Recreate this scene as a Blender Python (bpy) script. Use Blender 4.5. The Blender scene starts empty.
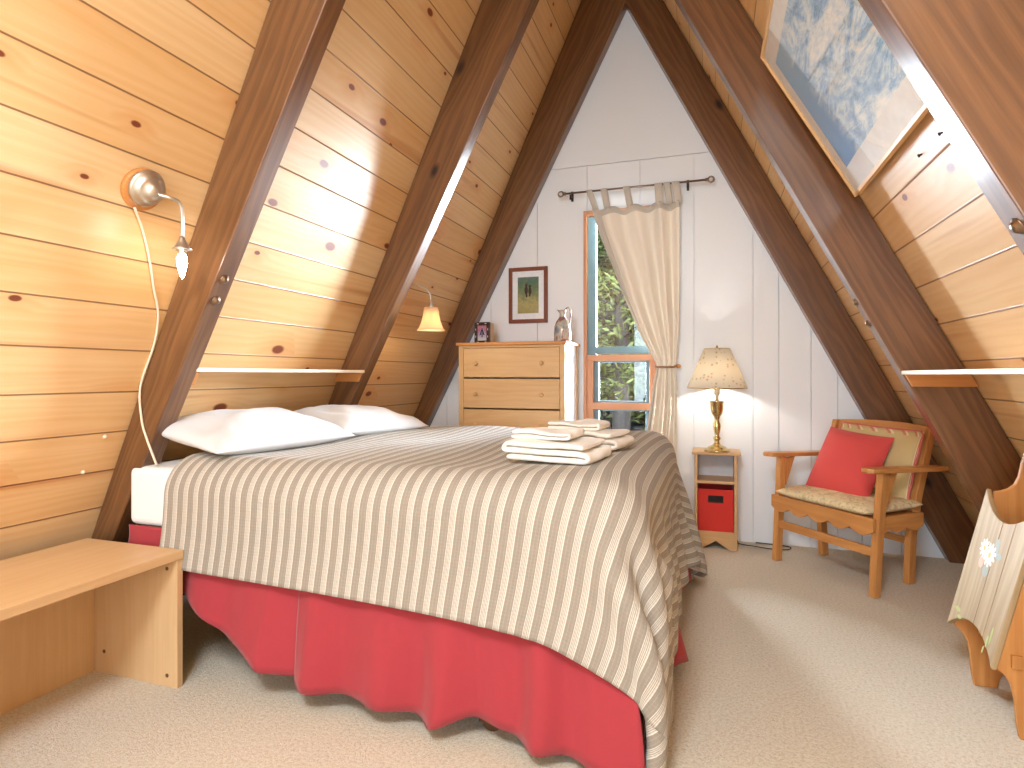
import bpy, math, random
import numpy as np
from mathutils import Vector, Matrix, noise as mnoise
random.seed(7); np.random.seed(7)
R = math.radians; PI = math.pi
scn = bpy.context.scene
COL = scn.collection
V = Vector

# ------------------------------------------------------------------ mesh builder
def perp(n, g):
    t = n.cross(g)
    if t.length < 1e-4:
        t = n.cross(V((0, 0, 1)) if abs(n.z) < .9 else V((1, 0, 0)))
    return t.normalized()

class MB:
    """collects shapes that become ONE mesh object; uv u runs along the grain in metres"""
    def __init__(s): s.v = []; s.f = []
    def add(s, verts, faces, g=(0, 0, 1), smooth=False, uv=None):
        o = len(s.v); s.v += [V(p) for p in verts]
        off = (random.random() * 7, random.random() * 7)
        for f in faces:
            s.f.append(([o + i for i in f], V(g), smooth, off, None if uv is None else [uv[i] for i in f]))
        return s
    def box(s, a, b, g=None, M=None):
        x0, y0, z0 = a; x1, y1, z1 = b
        p = [V((x, y, z)) for x in (x0, x1) for y in (y0, y1) for z in (z0, z1)]
        if g is None:
            d = [abs(x1 - x0), abs(y1 - y0), abs(z1 - z0)]; g = [0, 0, 0]; g[d.index(max(d))] = 1
        g = V(g)
        if M is not None: p = [M @ q for q in p]; g = M.to_3x3() @ g
        return s.add(p, [(0, 1, 3, 2), (4, 6, 7, 5), (0, 4, 5, 1), (2, 3, 7, 6), (0, 2, 6, 4), (1, 5, 7, 3)], g)
    def prism(s, poly, d, M, g=(1, 0, 0)):
        """polygon in local xy, extruded along local z by d, then M"""
        n = len(poly)
        p = [M @ V((x, y, 0)) for x, y in poly] + [M @ V((x, y, d)) for x, y in poly]
        f = [tuple(range(n))[::-1], tuple(range(n, 2 * n))] + [(i, (i + 1) % n, n + (i + 1) % n, n + i) for i in range(n)]
        return s.add(p, f, M.to_3x3() @ V(g))
    def lathe(s, prof, M=None, n=24, smooth=True, cap=True):
        M = M or Matrix(); p = []; f = []
        for r, z in prof:
            for k in range(n):
                a = 2 * PI * k / n; p.append(M @ V((r * math.cos(a), r * math.sin(a), z)))
        for i in range(len(prof) - 1):
            for k in range(n):
                f.append((i * n + k, i * n + (k + 1) % n, (i + 1) * n + (k + 1) % n, (i + 1) * n + k))
        if cap:
            if prof[0][0] > 1e-5: f.append(tuple(range(n))[::-1])
            if prof[-1][0] > 1e-5: f.append(tuple((len(prof) - 1) * n + k for k in range(n)))
        return s.add(p, f, M.to_3x3() @ V((0, 0, 1)), smooth)
    def tube(s, path, r, n=10, smooth=True):
        path = [V(q) for q in path]; m = len(path)
        rr = r if isinstance(r, (list, tuple)) else [r] * m
        p = []; f = []; t0 = (path[1] - path[0]).normalized()
        u = t0.cross(V((0, 0, 1)));
        if u.length < 1e-3: u = t0.cross(V((1, 0, 0)))
        u.normalize()
        for i in range(m):
            t = (path[min(i + 1, m - 1)] - path[max(i - 1, 0)]).normalized()
            u = (u - t * u.dot(t)).normalized(); w = t.cross(u)
            for k in range(n):
                a = 2 * PI * k / n; p.append(path[i] + (u * math.cos(a) + w * math.sin(a)) * rr[i])
        for i in range(m - 1):
            for k in range(n): f.append((i * n + k, i * n + (k + 1) % n, (i + 1) * n + (k + 1) % n, (i + 1) * n + k))
        f.append(tuple(range(n))[::-1]); f.append(tuple((m - 1) * n + k for k in range(n)))
        return s.add(p, f, t0, smooth)
    def grid(s, fn, nu, nv, smooth=True, uvs=(1, 1), flip=False):
        p = []; uv = []
        for i in range(nu + 1):
            for j in range(nv + 1):
                a, b = i / nu, j / nv; p.append(V(fn(a, b))); uv.append((a * uvs[0], b * uvs[1]))
        f = []
        for i in range(nu):
            for j in range(nv):
                q = (i * (nv + 1) + j, (i + 1) * (nv + 1) + j, (i + 1) * (nv + 1) + j + 1, i * (nv + 1) + j + 1)
                f.append(q[::-1] if flip else q)
        return s.add(p, f, (1, 0, 0), smooth, uv)

def obj(name, mb, m, parent=None, bevel=0, solid=0, sub=0, bseg=2):
    me = bpy.data.meshes.new(name)
    me.from_pydata([tuple(p) for p in mb.v], [], [f[0] for f in mb.f])
    me.update()
    uvl = me.uv_layers.new(name='UVMap')
    for pi, poly in enumerate(me.polygons):
        ids, g, sm, off, uv = mb.f[pi]
        poly.use_smooth = sm
        n = poly.normal.copy()
        t = perp(n, g)
        gg = g if abs(n.dot(g)) < .9 else t.cross(n)
        for k, li in enumerate(poly.loop_indices):
            if uv is not None: uvl.data[li].uv = uv[k]
            else:
                c = mb.v[ids[k]]; uvl.data[li].uv = (c.dot(gg) + off[0], c.dot(t) + off[1])
    o = bpy.data.objects.new(name, me); COL.objects.link(o)
    if m: me.materials.append(m)
    if parent: o.parent = parent
    if bevel:
        b = o.modifiers.new('b', 'BEVEL'); b.width = bevel; b.segments = bseg; b.limit_method = 'ANGLE'; b.angle_limit = R(40)
        b.harden_normals = False
    if sub:
        b = o.modifiers.new('s', 'SUBSURF'); b.levels = b.render_levels = sub
    if solid:
        b = o.modifiers.new('t', 'SOLIDIFY'); b.thickness = abs(solid); b.offset = 1 if solid > 0 else -1
    return o

def thing(name, label, cat, loc=(0, 0, 0), rz=0, group=None):
    o = bpy.data.objects.new(name, None); COL.objects.link(o); o.empty_display_size = .1
    o.location = loc; o.rotation_euler = (0, 0, rz); o['label'] = label; o['category'] = cat
    if group: o['group'] = group
    return o
def tag(o, label, cat, group=None):
    o['label'] = label; o['category'] = cat
    if group: o['group'] = group
    return o
def structure(o): o['kind'] = 'structure'; return o
def copy_tree(o, parent=None, loc=None):
    c = o.copy(); COL.objects.link(c)
    if parent: c.parent = parent
    if loc is not None: c.location = loc
    for ch in list(o.children): copy_tree(ch, c)
    return c

def T(x, y, z): return Matrix.Translation((x, y, z))
def axes(o, x, y, z):
    """matrix from origin and three axis vectors"""
    return Matrix(((x[0], y[0], z[0], o[0]), (x[1], y[1], z[1], o[1]), (x[2], y[2], z[2], o[2]), (0, 0, 0, 1)))
def smoothpath(pts, n=8):
    """Catmull-Rom through pts"""
    P = [V(p) for p in pts]; P = [P[0] * 2 - P[1]] + P + [P[-1] * 2 - P[-2]]; out = []
    for i in range(1, len(P) - 2):
        for k in range(n):
            t = k / n; a, b, c, d = P[i - 1], P[i], P[i + 1], P[i + 2]
            out.append(.5 * ((2 * b) + (c - a) * t + (2 * a - 5 * b + 4 * c - d) * t * t + (3 * b - a - 3 * c + d) * t ** 3))
    out.append(P[-2]); return out
def nz(x, y, z=0.): return mnoise.noise(V((x, y, z)))
def interp(x, xs, ys): return float(np.interp(x, xs, ys))

# ------------------------------------------------------------------ materials
def srgb(*c):
    return tuple(((v / 255) / 12.92 if v / 255 <= .04045 else ((v / 255 + .055) / 1.055) ** 2.4) for v in c) + (1,)
class NT:
    def __init__(s, name):
        s.m = bpy.data.materials.new(name); s.m.use_nodes = True; s.t = s.m.node_tree; s.t.nodes.clear()
        s.out = s.n('ShaderNodeOutputMaterial')
    def n(s, typ, ins=None, **kw):
        nd = s.t.nodes.new(typ)
        for k, v in kw.items(): setattr(nd, k, v)
        for k, v in (ins or {}).items(): s.set(nd, k, v)
        return nd
    def set(s, nd, k, v):
        if isinstance(v, bpy.types.NodeSocket): s.t.links.new(v, nd.inputs[k])
        else: nd.inputs[k].default_value = v
    def math(s, op, a, b=None, c=None, clamp=False):
        nd = s.n('ShaderNodeMath', operation=op, use_clamp=clamp)
        for i, q in enumerate((a, b, c)):
            if q is not None: s.set(nd, i, q)
        return nd.outputs[0]
    def mix(s, fac, a, b, mode='MIX'):
        nd = s.n('ShaderNodeMix', data_type='RGBA', blend_type=mode)
        s.set(nd, 0, fac); s.set(nd, 6, a); s.set(nd, 7, b); return nd.outputs[2]
    def ramp(s, fac, stops, interp='LINEAR'):
        nd = s.n('ShaderNodeValToRGB'); nd.color_ramp.interpolation = interp
        el = nd.color_ramp.elements
        while len(el) < len(stops): el.new(.5)
        for e, (p, c) in zip(el, stops): e.position = p; e.color = c if len(c) == 4 else (*c, 1)
        s.set(nd, 0, fac); return nd.outputs[0]
    def uv(s): return s.n('ShaderNodeUVMap', uv_map='UVMap').outputs[0]
    def scale(s, vec, x, y, z=1): return s.n('ShaderNodeMapping', {'Vector': vec, 'Scale': (x, y, z)}).outputs[0]
    def noise(s, vec, scale=1, detail=3, rough=.5, dist=0):
        return s.n('ShaderNodeTexNoise', {'Vector': vec, 'Scale': scale, 'Detail': detail, 'Roughness': rough, 'Distortion': dist})
    def bsdf(s, color, rough=.5, bump=None, bstr=.3, bdist=.002, **ins):
        p = s.n('ShaderNodeBsdfPrincipled'); s.set(p, 'Base Color', color); s.set(p, 'Roughness', rough)
        for k, v in ins.items(): s.set(p, k.replace('_', ' '), v)
        if bump is not None:
            b = s.n('ShaderNodeBump', {'Height': bump, 'Strength': bstr, 'Distance': bdist}); s.set(p, 'Normal', b.outputs[0])
        s.t.links.new(p.outputs[0], s.out.inputs[0]); return p

def wood(name, a, b, c=None, rough=.45, ring=1., knots=0., kcol=(70, 35, 15), spec=.4, coat=0.):
    t = NT(name); uv = t.uv()
    n1 = t.noise(t.scale(uv, 1.1, 9), 1, 3, .5).outputs[0]
    fine = t.noise(t.scale(uv, 5, 160), 1, 3, .6).outputs[0]
    sep = t.n('ShaderNodeSeparateXYZ', {0: uv})
    band = t.math('SINE', t.math('ADD', t.math('MULTIPLY', sep.outputs[1], 150), t.math('MULTIPLY', n1, 34)))
    band = t.math('MULTIPLY_ADD', band, .5, .5)
    f = t.math('ADD', t.math('MULTIPLY', n1, .55), t.math('ADD', t.math('MULTIPLY', band, .22 * ring), t.math('MULTIPLY', fine, .3)), clamp=True)
    col = t.ramp(f, [(.25, srgb(*a)), (.55, srgb(*(c or [(p + q) / 2 for p, q in zip(a, b)]))), (.85, srgb(*b))])
    if knots:
        vo = t.n('ShaderNodeTexVoronoi', {'Vector': t.scale(uv, 2.0, 4.0), 'Scale': knots}, voronoi_dimensions='2D')
        kr = t.n('ShaderNodeSeparateColor', {0: vo.outputs['Color']}).outputs[0]
        k = t.math('MULTIPLY', t.ramp(vo.outputs[0], [(.03, (1, 1, 1)), (.1, (0, 0, 0))]), t.math('GREATER_THAN', kr, .6))
        col = t.mix(k, col, srgb(*kcol))
    t.bsdf(col, rough, fine, .12, .001, Specular_IOR_Level=spec, Coat_Weight=coat, Coat_Roughness=.22)
    return t.m

def planks(name, off, pitch=.1715, seed=0.):
    """knotty pine boards: uv u along the boards, v = distance down the slope"""
    t = NT(name); uv = t.uv()
    sep = t.n('ShaderNodeSeparateXYZ', {0: uv}); u, v = sep.outputs[0], sep.outputs[1]
    q = t.math('DIVIDE', t.math('SUBTRACT', v, off), pitch)
    idx = t.math('FLOOR', q); fr = t.math('FRACT', q)
    wn = t.n('ShaderNodeTexWhiteNoise', noise_dimensions='1D'); t.set(wn, 'W', t.math('ADD', idx, seed))
    rnd = wn.outputs[0]
    # board-local coords, shifted per board
    uu = t.math('ADD', u, t.math('MULTIPLY', rnd, 37.))
    vv = t.math('ADD', t.math('MULTIPLY', fr, pitch), t.math('MULTIPLY', idx, 3.17))
    cv = t.n('ShaderNodeCombineXYZ', {0: uu, 1: vv}).outputs[0]
    # knots: jittered cells along each board
    vo = t.n('ShaderNodeTexVoronoi', {'Vector': t.scale(cv, 2.6, 4.6), 'Scale': 1., 'Randomness': 1.}, voronoi_dimensions='2D')
    d = vo.outputs['Distance']; vc = t.n('ShaderNodeSeparateColor', {0: vo.outputs['Color']})
    has = t.math('GREATER_THAN', vc.outputs[0], .55)
    size = t.math('MULTIPLY_ADD', t.math('POWER', vc.outputs[1], 2.), .15, .065)
    kd = t.math('DIVIDE', d, size)
    kn = t.math('MULTIPLY', t.ramp(kd, [(.0, (1, 1, 1)), (.42, (1, 1, 1)), (.62, (0, 0, 0))]), has)
    halo = t.math('MULTIPLY', t.ramp(t.math('MULTIPLY', kd, .25), [(.1, (1, 1, 1)), (.7, (0, 0, 0))]), has)
    # grain flowing round the knots
    n1 = t.noise(t.scale(cv, .7, 7), 1, 3, .5).outputs[0]
    warp = t.math('ADD', t.math('MULTIPLY', n1, 30), t.math('MULTIPLY', halo, 7))
    band = t.math('MULTIPLY_ADD', t.math('SINE', t.math('ADD', t.math('MULTIPLY', vv, 170), warp)), .5, .5)
    fine = t.noise(t.scale(cv, 4, 170), 1, 3, .6).outputs[0]
    streak = t.noise(t.scale(cv, .55, 13), 1, 2, .5, .3).outputs[0]
    f = t.math('ADD', t.math('MULTIPLY', band, .14), t.math('ADD', t.math('MULTIPLY', fine, .25), t.math('MULTIPLY', n1, .5)), clamp=True)
    col = t.ramp(f, [(.2, srgb(238, 213, 173)), (.55, srgb(229, 196, 148)), (.9, srgb(212, 170, 118))])
    tint = t.ramp(rnd, [(0, srgb(255, 253, 248)), (.5, srgb(252, 242, 228)), (1, srgb(248, 232, 210))])
    col = t.mix(1., col, tint, 'MULTIPLY')
    col = t.mix(t.ramp(streak, [(.61, (0, 0, 0)), (.76, (.6, .6, .6))]), col, srgb(186, 112, 62))
    col = t.mix(t.math('MULTIPLY', halo, .35), col, srgb(214, 140, 74))
    col = t.mix(kn, col, srgb(126, 62, 36))
    edge = t.math('MINIMUM', fr, t.math('SUBTRACT', 1., fr))
    seam = t.ramp(edge, [(.0, (1, 1, 1)), (.011, (1, 1, 1)), (.022, (0, 0, 0))])
    col = t.mix(t.math('MULTIPLY', seam, .8), col, srgb(112, 62, 26))
    h = t.math('SUBTRACT', t.math('MULTIPLY', fine, .06), t.ramp(edge, [(.0, (1, 1, 1)), (.03, (0, 0, 0))]))
    t.bsdf(col, .38, h, .5, .004, Specular_IOR_Level=.45)
    return t.m

def plain(name, c, rough=.5, metal=0., nscale=0, bstr=.2, **ins):
    t = NT(name); col = srgb(*c); bump = None
    tc = t.n('ShaderNodeTexCoord').outputs['Object']
    nn = t.noise(tc, nscale or 30, 4).outputs[0]
    d = [max(0, x * .94) for x in c]
    col = t.mix(nn, srgb(*d), srgb(*[min(255, x * 1.03) for x in c]))
    t.bsdf(col, rough, nn if nscale else None, bstr, .002, Metallic=metal, **ins); return t.m

def fabric(name, c, c2=None, rough=.9, weave=900, wr=14, bstr=.35):
    t = NT(name); tc = t.n('ShaderNodeTexCoord').outputs['Object']
    n = t.noise(tc, weave, 2).outputs[0]; w = t.noise(tc, wr, 4, .55).outputs[0]
    col = t.mix(n, srgb(*c), srgb(*(c2 or [min(255, x * 1.08) for x in c])))
    h = t.math('ADD', t.math('MULTIPLY', n, .08), w)
    t.bsdf(col, rough, h, bstr, .006, Sheen_Weight=.15); return t.m

M = {}
M['pineL'] = planks('pine_boards_left', 1.923, seed=3.)
M['pineR'] = planks('pine_boards_right', 2.304, seed=51.)
M['rafter'] = wood('stained_rafter', (134, 92, 54), (74, 45, 25), rough=.45, ring=.7, coat=.7, knots=.9, kcol=(38, 20, 12))
M['beech'] = wood('beech_laminate', (214, 182, 138), (194, 154, 108), rough=.42, ring=.35)
M['honey'] = wood('honey_wood', (212, 176, 128), (188, 142, 92), rough=.4, ring=.5)
M['honeyd'] = wood('honey_wood_top', (214, 152, 88), (186, 118, 60), rough=.38, ring=.5)
M['oak'] = wood('chair_oak', (216, 156, 92), (174, 112, 58), rough=.35, ring=.6)
M['trimw'] = wood('window_trim_wood', (206, 150, 112), (172, 112, 76), rough=.5, ring=.4)
M['frameL'] = wood('poster_frame_wood', (240, 205, 155), (220, 175, 120), rough=.4, ring=.4)
M['mahog'] = wood('red_brown_frame', (140, 78, 52), (98, 48, 30), rough=.35, ring=.4)
M['worn'] = wood('worn_grey_pine', (182, 160, 122), (142, 114, 78), rough=.6, ring=.9, knots=.5, kcol=(120, 90, 60))
M['tanw'] = wood('tan_old_pine', (206, 148, 84), (166, 104, 50), rough=.5, ring=.8)
M['shelfw'] = wood('shelf_board_pale', (240, 226, 204), (222, 200, 170), rough=.5, ring=.4)
def wallpaint():
    t = NT('white_wall_paint'); tc = t.n('ShaderNodeTexCoord').outputs['Object']
    t.bsdf(srgb(234, 237, 240), .5, t.noise(tc, 220, 2).outputs[0], .04, .001); return t.m
M['white'] = wallpaint()
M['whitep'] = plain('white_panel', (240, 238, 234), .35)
M['teal'] = plain('teal_grey_sash', (104, 134, 144), .45)
M['steel'] = plain('brushed_nickel', (206, 200, 190), .42, 1.)
M['brass'] = plain('polished_brass', (214, 190, 134), .2, 1.)
M['dark'] = plain('dark_iron', (70, 60, 54), .4, .8)
M['rod'] = plain('bronze_rod', (140, 122, 108), .35, .9)
M['cordw'] = plain('cream_cord', (232, 220, 196), .5)
M['cordb'] = plain('dark_cord', (60, 50, 40), .5)
M['nail'] = plain('pale_nail_head', (240, 226, 200), .3)
M['screw'] = plain('screw_recess', (120, 84, 50), .4, .5)
M['bolt'] = plain('zinc_bolt', (150, 130, 112), .3, 1.)
M['sheet'] = fabric('white_sheet', (226, 225, 223), bstr=.25)
M['pillow'] = fabric('white_pillowcase', (206, 206, 207), bstr=.3, wr=9)
M['towel'] = fabric('cream_towel', (230, 226, 218), weave=450, wr=40, bstr=.6)
M['redskirt'] = fabric('red_cotton', (154, 44, 54), (164, 52, 60), bstr=.3, wr=7)
M['redpillow'] = fabric('red_pillow_cotton', (206, 68, 66), (214, 80, 74), bstr=.25, wr=8)
M['redbin'] = fabric('red_bin_cloth', (198, 44, 36), (206, 56, 44), bstr=.15)
M['curtain'] = fabric('beige_curtain', (238, 228, 212), (244, 236, 222), bstr=.15, wr=6)
M['curtband'] = fabric('grey_beige_curtain_hem', (192, 184, 172), (204, 196, 184), bstr=.15, wr=6)
M['black'] = plain('black_rim_and_shade', (28, 22, 18), .8)  # grommet black, also the painted shade in the bin hole
M['boxspring'] = plain('box_spring_cloth', (190, 170, 150), .9)

def stripes():
    t = NT('striped_duvet_cloth'); uv = t.uv()
    sep = t.n('ShaderNodeSeparateXYZ', {0: uv}); u, v = sep.outputs[0], sep.outputs[1]
    fr = t.math('FRACT', t.math('DIVIDE', u, .0465))
    dk = srgb(136, 127, 114); dk2 = srgb(146, 137, 124); lt = srgb(196, 190, 178); l2 = srgb(150, 143, 130); wh = srgb(210, 206, 196)
    base = t.ramp(fr, [(0, dk), (.17, dk2), (.23, dk), (.40, dk2), (.45, dk), (.56, wh), (.60, l2), (.65, lt), (.69, l2), (.73, lt), (.78, l2), (.83, wh), (.87, l2), (.91, lt), (.95, wh)], 'CONSTANT')
    # knotted weave running along the stripes
    w = t.noise(t.scale(uv, 420, 130), 1, 2, .6).outputs[0]
    dash = t.math('MULTIPLY_ADD', t.math('SINE', t.math('MULTIPLY', v, 620)), .5, .5)
    col = t.mix(t.math('MULTIPLY', w, .45), base, t.mix(.3, base, srgb(236, 232, 224)))
    col = t.mix(t.math('MULTIPLY', dash, .10), col, srgb(120, 106, 90))
    big = t.noise(t.scale(uv, 5, 4), 1, 6, .62, 1.).outputs[0]
    h = t.math('ADD', t.math('MULTIPLY', w, .10), t.math('ADD', t.math('MULTIPLY', dash, .03), t.math('MULTIPLY', big, 1.6)))
    t.bsdf(col, .92, h, .55, .016, Sheen_Weight=.1); return t.m
M['duvet'] = stripes()

def carpet():
    t = NT('cream_carpet'); tc = t.n('ShaderNodeTexCoord').outputs['Object']
    n = t.noise(tc, 95, 4, .75).outputs[0]; b = t.noise(tc, 2.5, 3).outputs[0]
    vo = t.noise(tc, 260, 3, .7).outputs[0]
    col = t.ramp(t.math('MULTIPLY_ADD', vo, .4, t.math('MULTIPLY', n, .6)), [(.36, srgb(204, 184, 152)), (.5, srgb(242, 230, 207)), (.62, srgb(253, 247, 232))])
    col = t.mix(t.math('MULTIPLY', b, .3), col, srgb(238, 226, 202))
    t.bsdf(col, 1., t.math('ADD', n, vo), .9, .010, Specular_IOR_Level=.1, Sheen_Weight=.2); return t.m
M['carpet'] = carpet()

def glass(name, tint=(1, 1, 1, 1), refl=.06):
    t = NT(name)
    a = t.n('ShaderNodeBsdfTransparent', {0: tint}); g = t.n('ShaderNodeBsdfGlossy', {'Color': (1, 1, 1, 1), 'Roughness': .01})
    gm = t.n('ShaderNodeNewGeometry'); dt = t.n('ShaderNodeVectorMath', {0: gm.outputs['Normal'], 1: gm.outputs['Incoming']}, operation='DOT_PRODUCT').outputs['Value']
    fr = t.math('MULTIPLY_ADD', t.math('POWER', t.math('SUBTRACT', 1., t.math('ABSOLUTE', dt), clamp=True), 5.), .9, .03); mx = t.n('ShaderNodeMixShader')
    t.set(mx, 0, fr); t.set(mx, 1, a.outputs[0]); t.set(mx, 2, g.outputs[0])
    t.t.links.new(mx.outputs[0], t.out.inputs[0]); return t.m
M['glass'] = glass('clear_pane')

def emit(name, c, s):
    t = NT(name); e = t.n('ShaderNodeEmission', {0: srgb(*c), 1: s}); t.t.links.new(e.outputs[0], t.out.inputs[0]); return t.m

def shade(name, c, flowers=False):
    t = NT(name); col = srgb(*c)
    tc = t.n('ShaderNodeTexCoord').outputs['Object']
    if flowers:
        vo = t.n('ShaderNodeTexVoronoi', {'Vector': tc, 'Scale': 42.})
        has = t.math('GREATER_THAN', t.n('ShaderNodeSeparateColor', {0: vo.outputs[1]}).outputs[0], .55)
        k = t.math('MULTIPLY', t.ramp(vo.outputs[0], [(.22, (1, 1, 1)), (.36, (0, 0, 0))]), has)
        hue = t.n('ShaderNodeSeparateColor', {0: vo.outputs[1]}).outputs[2]
        fc = t.ramp(hue, [(.2, srgb(196, 120, 90)), (.5, srgb(150, 160, 110)), (.8, srgb(206, 160, 110))])
        col = t.mix(t.math('MULTIPLY', k, .5), col, fc)
    d = t.n('ShaderNodeBsdfDiffuse', {0: col}); tr = t.n('ShaderNodeBsdfTranslucent', {0: col}); mx = t.n('ShaderNodeMixShader', {0: .68})
    t.set(mx, 1, d.outputs[0]); t.set(mx, 2, tr.outputs[0]); t.t.links.new(mx.outputs[0], t.out.inputs[0]); return t.m
M['shade'] = shade('cream_floral_shade', (252, 248, 238), True)
M['shade2'] = shade('beige_bell_shade', (250, 228, 200))

def floral(name, base, ca, cb, scale):
    t = NT(name); tc = t.n('ShaderNodeTexCoord').outputs['Object']
    n = t.noise(tc, scale, 3, .6, 1.2).outputs[0]; n2 = t.noise(tc, scale * 1.7, 2, .5, .8).outputs[0]; w = t.noise(tc, 600, 2).outputs[0]
    col = t.mix(t.ramp(n, [(.5, (0, 0, 0)), (.62, (.8, .8, .8))]), srgb(*base), srgb(*ca))
    col = t.mix(t.ramp(n2, [(.56, (0, 0, 0)), (.66, (.7, .7, .7))]), col, srgb(*cb))
    t.bsdf(col, .9, t.math('ADD', t.math('MULTIPLY', w, .2), n2), .3, .005); return t.m
M['seatcloth'] = floral('cream_floral_cloth', (226, 208, 166), (182, 160, 112), (206, 170, 140), 26)

def backcloth():
    t = NT('tan_striped_cushion_cloth'); uv = t.uv()
    sep = t.n('ShaderNodeSeparateXYZ', {0: uv})
    tan = srgb(206, 184, 132); pk = srgb(206, 128, 110); cr = srgb(232, 216, 180)
    fr = t.math('FRACT', t.math('MULTIPLY', t.math('ADD', sep.outputs[0], t.math('MULTIPLY', sep.outputs[1], .5)), 16))
    top = t.math('GREATER_THAN', sep.outputs[1], .33)
    st = t.ramp(fr, [(0, tan), (.4, pk), (.62, cr), (.8, tan)], 'CONSTANT')
    sd = t.ramp(t.math('MULTIPLY', t.math('SUBTRACT', .5, sep.outputs[0]), 10), [(0, pk), (.12, cr), (.2, pk), (.3, cr), (.4, tan)], 'CONSTANT')
    base = t.mix(top, sd, st)
    n = t.noise(t.scale(uv, 9, 9), 1, 3).outputs[0]
    t.bsdf(t.mix(t.math('MULTIPLY', n, .25), base, srgb(170, 150, 90)), .9, n, .2, .004); return t.m
M['backcloth'] = backcloth()

def jugmat():
    t = NT('mottled_glaze'); tc = t.n('ShaderNodeTexCoord').outputs['Object']
    n = t.noise(tc, 14, 3, .55, .5).outputs[0]
    col = t.ramp(n, [(.30, srgb(96, 110, 134)), (.42, srgb(148, 152, 162)), (.5, srgb(196, 190, 172)), (.58, srgb(150, 88, 82)), (.68, srgb(120, 126, 150))])
    t.bsdf(col, .18, Coat_Weight=.5); return t.m
M['jug'] = jugmat()

def art_sea():
    """blue sky over white broken water"""
    t = NT('blue_white_print'); uv = t.uv()
    sep = t.n('ShaderNodeSeparateXYZ', {0: uv})
    n = t.noise(t.scale(uv, 3, 5), 1, 8, .68, 1.2).outputs[0]; n2 = t.noise(t.scale(uv, 16, 26), 1, 5, .7, .6).outputs[0]
    f = t.math('ADD', t.math('MULTIPLY', n, .75), t.math('MULTIPLY', n2, .3))
    sea = t.ramp(f, [(.38, srgb(66, 134, 200)), (.47, srgb(136, 188, 234)), (.55, srgb(212, 232, 250)), (.64, srgb(248, 251, 254))])
    sky = t.ramp(sep.outputs[1], [(.0, srgb(70, 140, 205)), (1., srgb(150, 200, 238))])
    k = t.ramp(t.math('ADD', sep.outputs[0], t.math('MULTIPLY_ADD', n, .25, -.12)), [(.14, (0, 0, 0)), (.24, (1, 1, 1))])
    t.bsdf(t.mix(k, sky, sea), .6); return t.m
M['sea'] = art_sea()

def art_meadow():
    t = NT('meadow_print'); uv = t.uv(); sep = t.n('ShaderNodeSeparateXYZ', {0: uv})
    n = t.noise(t.scale(uv, 5, 8), 1, 6, .65, .6).outputs[0]
    f = t.math('ADD', t.math('MULTIPLY', sep.outputs[1], .55), t.math('MULTIPLY', n, .5))
    t.bsdf(t.ramp(f, [(.2, srgb(150, 142, 84)), (.4, srgb(176, 166, 106)), (.55, srgb(116, 132, 84)), (.72, srgb(74, 112, 88)), (.9, srgb(96, 132, 140))]), .5); return t.m
M['meadow'] = art_meadow()
def art_small():
    t = NT('pink_violet_print'); uv = t.uv(); sep = t.n('ShaderNodeSeparateXYZ', {0: uv})
    n = t.noise(t.scale(uv, 6, 7), 1, 3, .6, .4).outputs[0]
    f = t.math('ADD', t.math('MULTIPLY', sep.outputs[1], .7), t.math('MULTIPLY', n, .3))
    t.bsdf(t.ramp(f, [(.2, srgb(206, 206, 200)), (.4, srgb(176, 160, 190)), (.6, srgb(170, 110, 140)), (.85, srgb(190, 120, 128))]), .4); return t.m
M['smallart'] = art_small()
M['bear'] = plain('dark_brown_ink', (50, 32, 26), .6)
M['indigo'] = plain('indigo_ink', (52, 46, 96), .5)
M['cream'] = plain('cream_ink', (228, 214, 190), .5)
M['mat'] = plain('white_mat_board', (240, 244, 248), .6)
def gloss_pane(): return glass('picture_glass')
M['pglass'] = gloss_pane()
M['daisy'] = plain('daisy_petal_paint', (244, 236, 214), .6)
M['daisyc'] = plain('daisy_centre_paint', (214, 170, 90), .6)
M['pinkp'] = plain('pink_flower_paint', (226, 172, 148), .6)
M['leafp'] = plain('pale_green_leaf_paint', (176, 182, 110), .6)
M['bluep'] = plain('grey_blue_leaf_paint', (150, 156, 146), .6)

# ------------------------------------------------------------------ room frame (metres; eye at the origin, 1.1 m up; x right, y to the end wall)
D = 4.209; AX = -.565; AZ = 3.662; S = 1.94; NL = math.hypot(1, S)
YB = -3.2                                   # rear wall
# roof-board planes as (x, z) points: left leans a little steeper than the rafters
def inner(z, side): return AX + (1 if side == 'R' else -1) * (AZ - z) / S
def off(z, side): return .21 if side == 'R' else .11 + .0625 * (z - .5)
def boards(z, side): return inner(z, side) + (1 if side == 'R' else -1) * off(z, side) * NL / S
def apexz():
    lo, hi = AZ, AZ + 1
    for _ in range(60):
        m = (lo + hi) / 2
        if boards(m, 'R') > boards(m, 'L'): lo = m
        else: hi = m
    return lo
PZ = apexz(); PX = boards(PZ, 'R')

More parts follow.
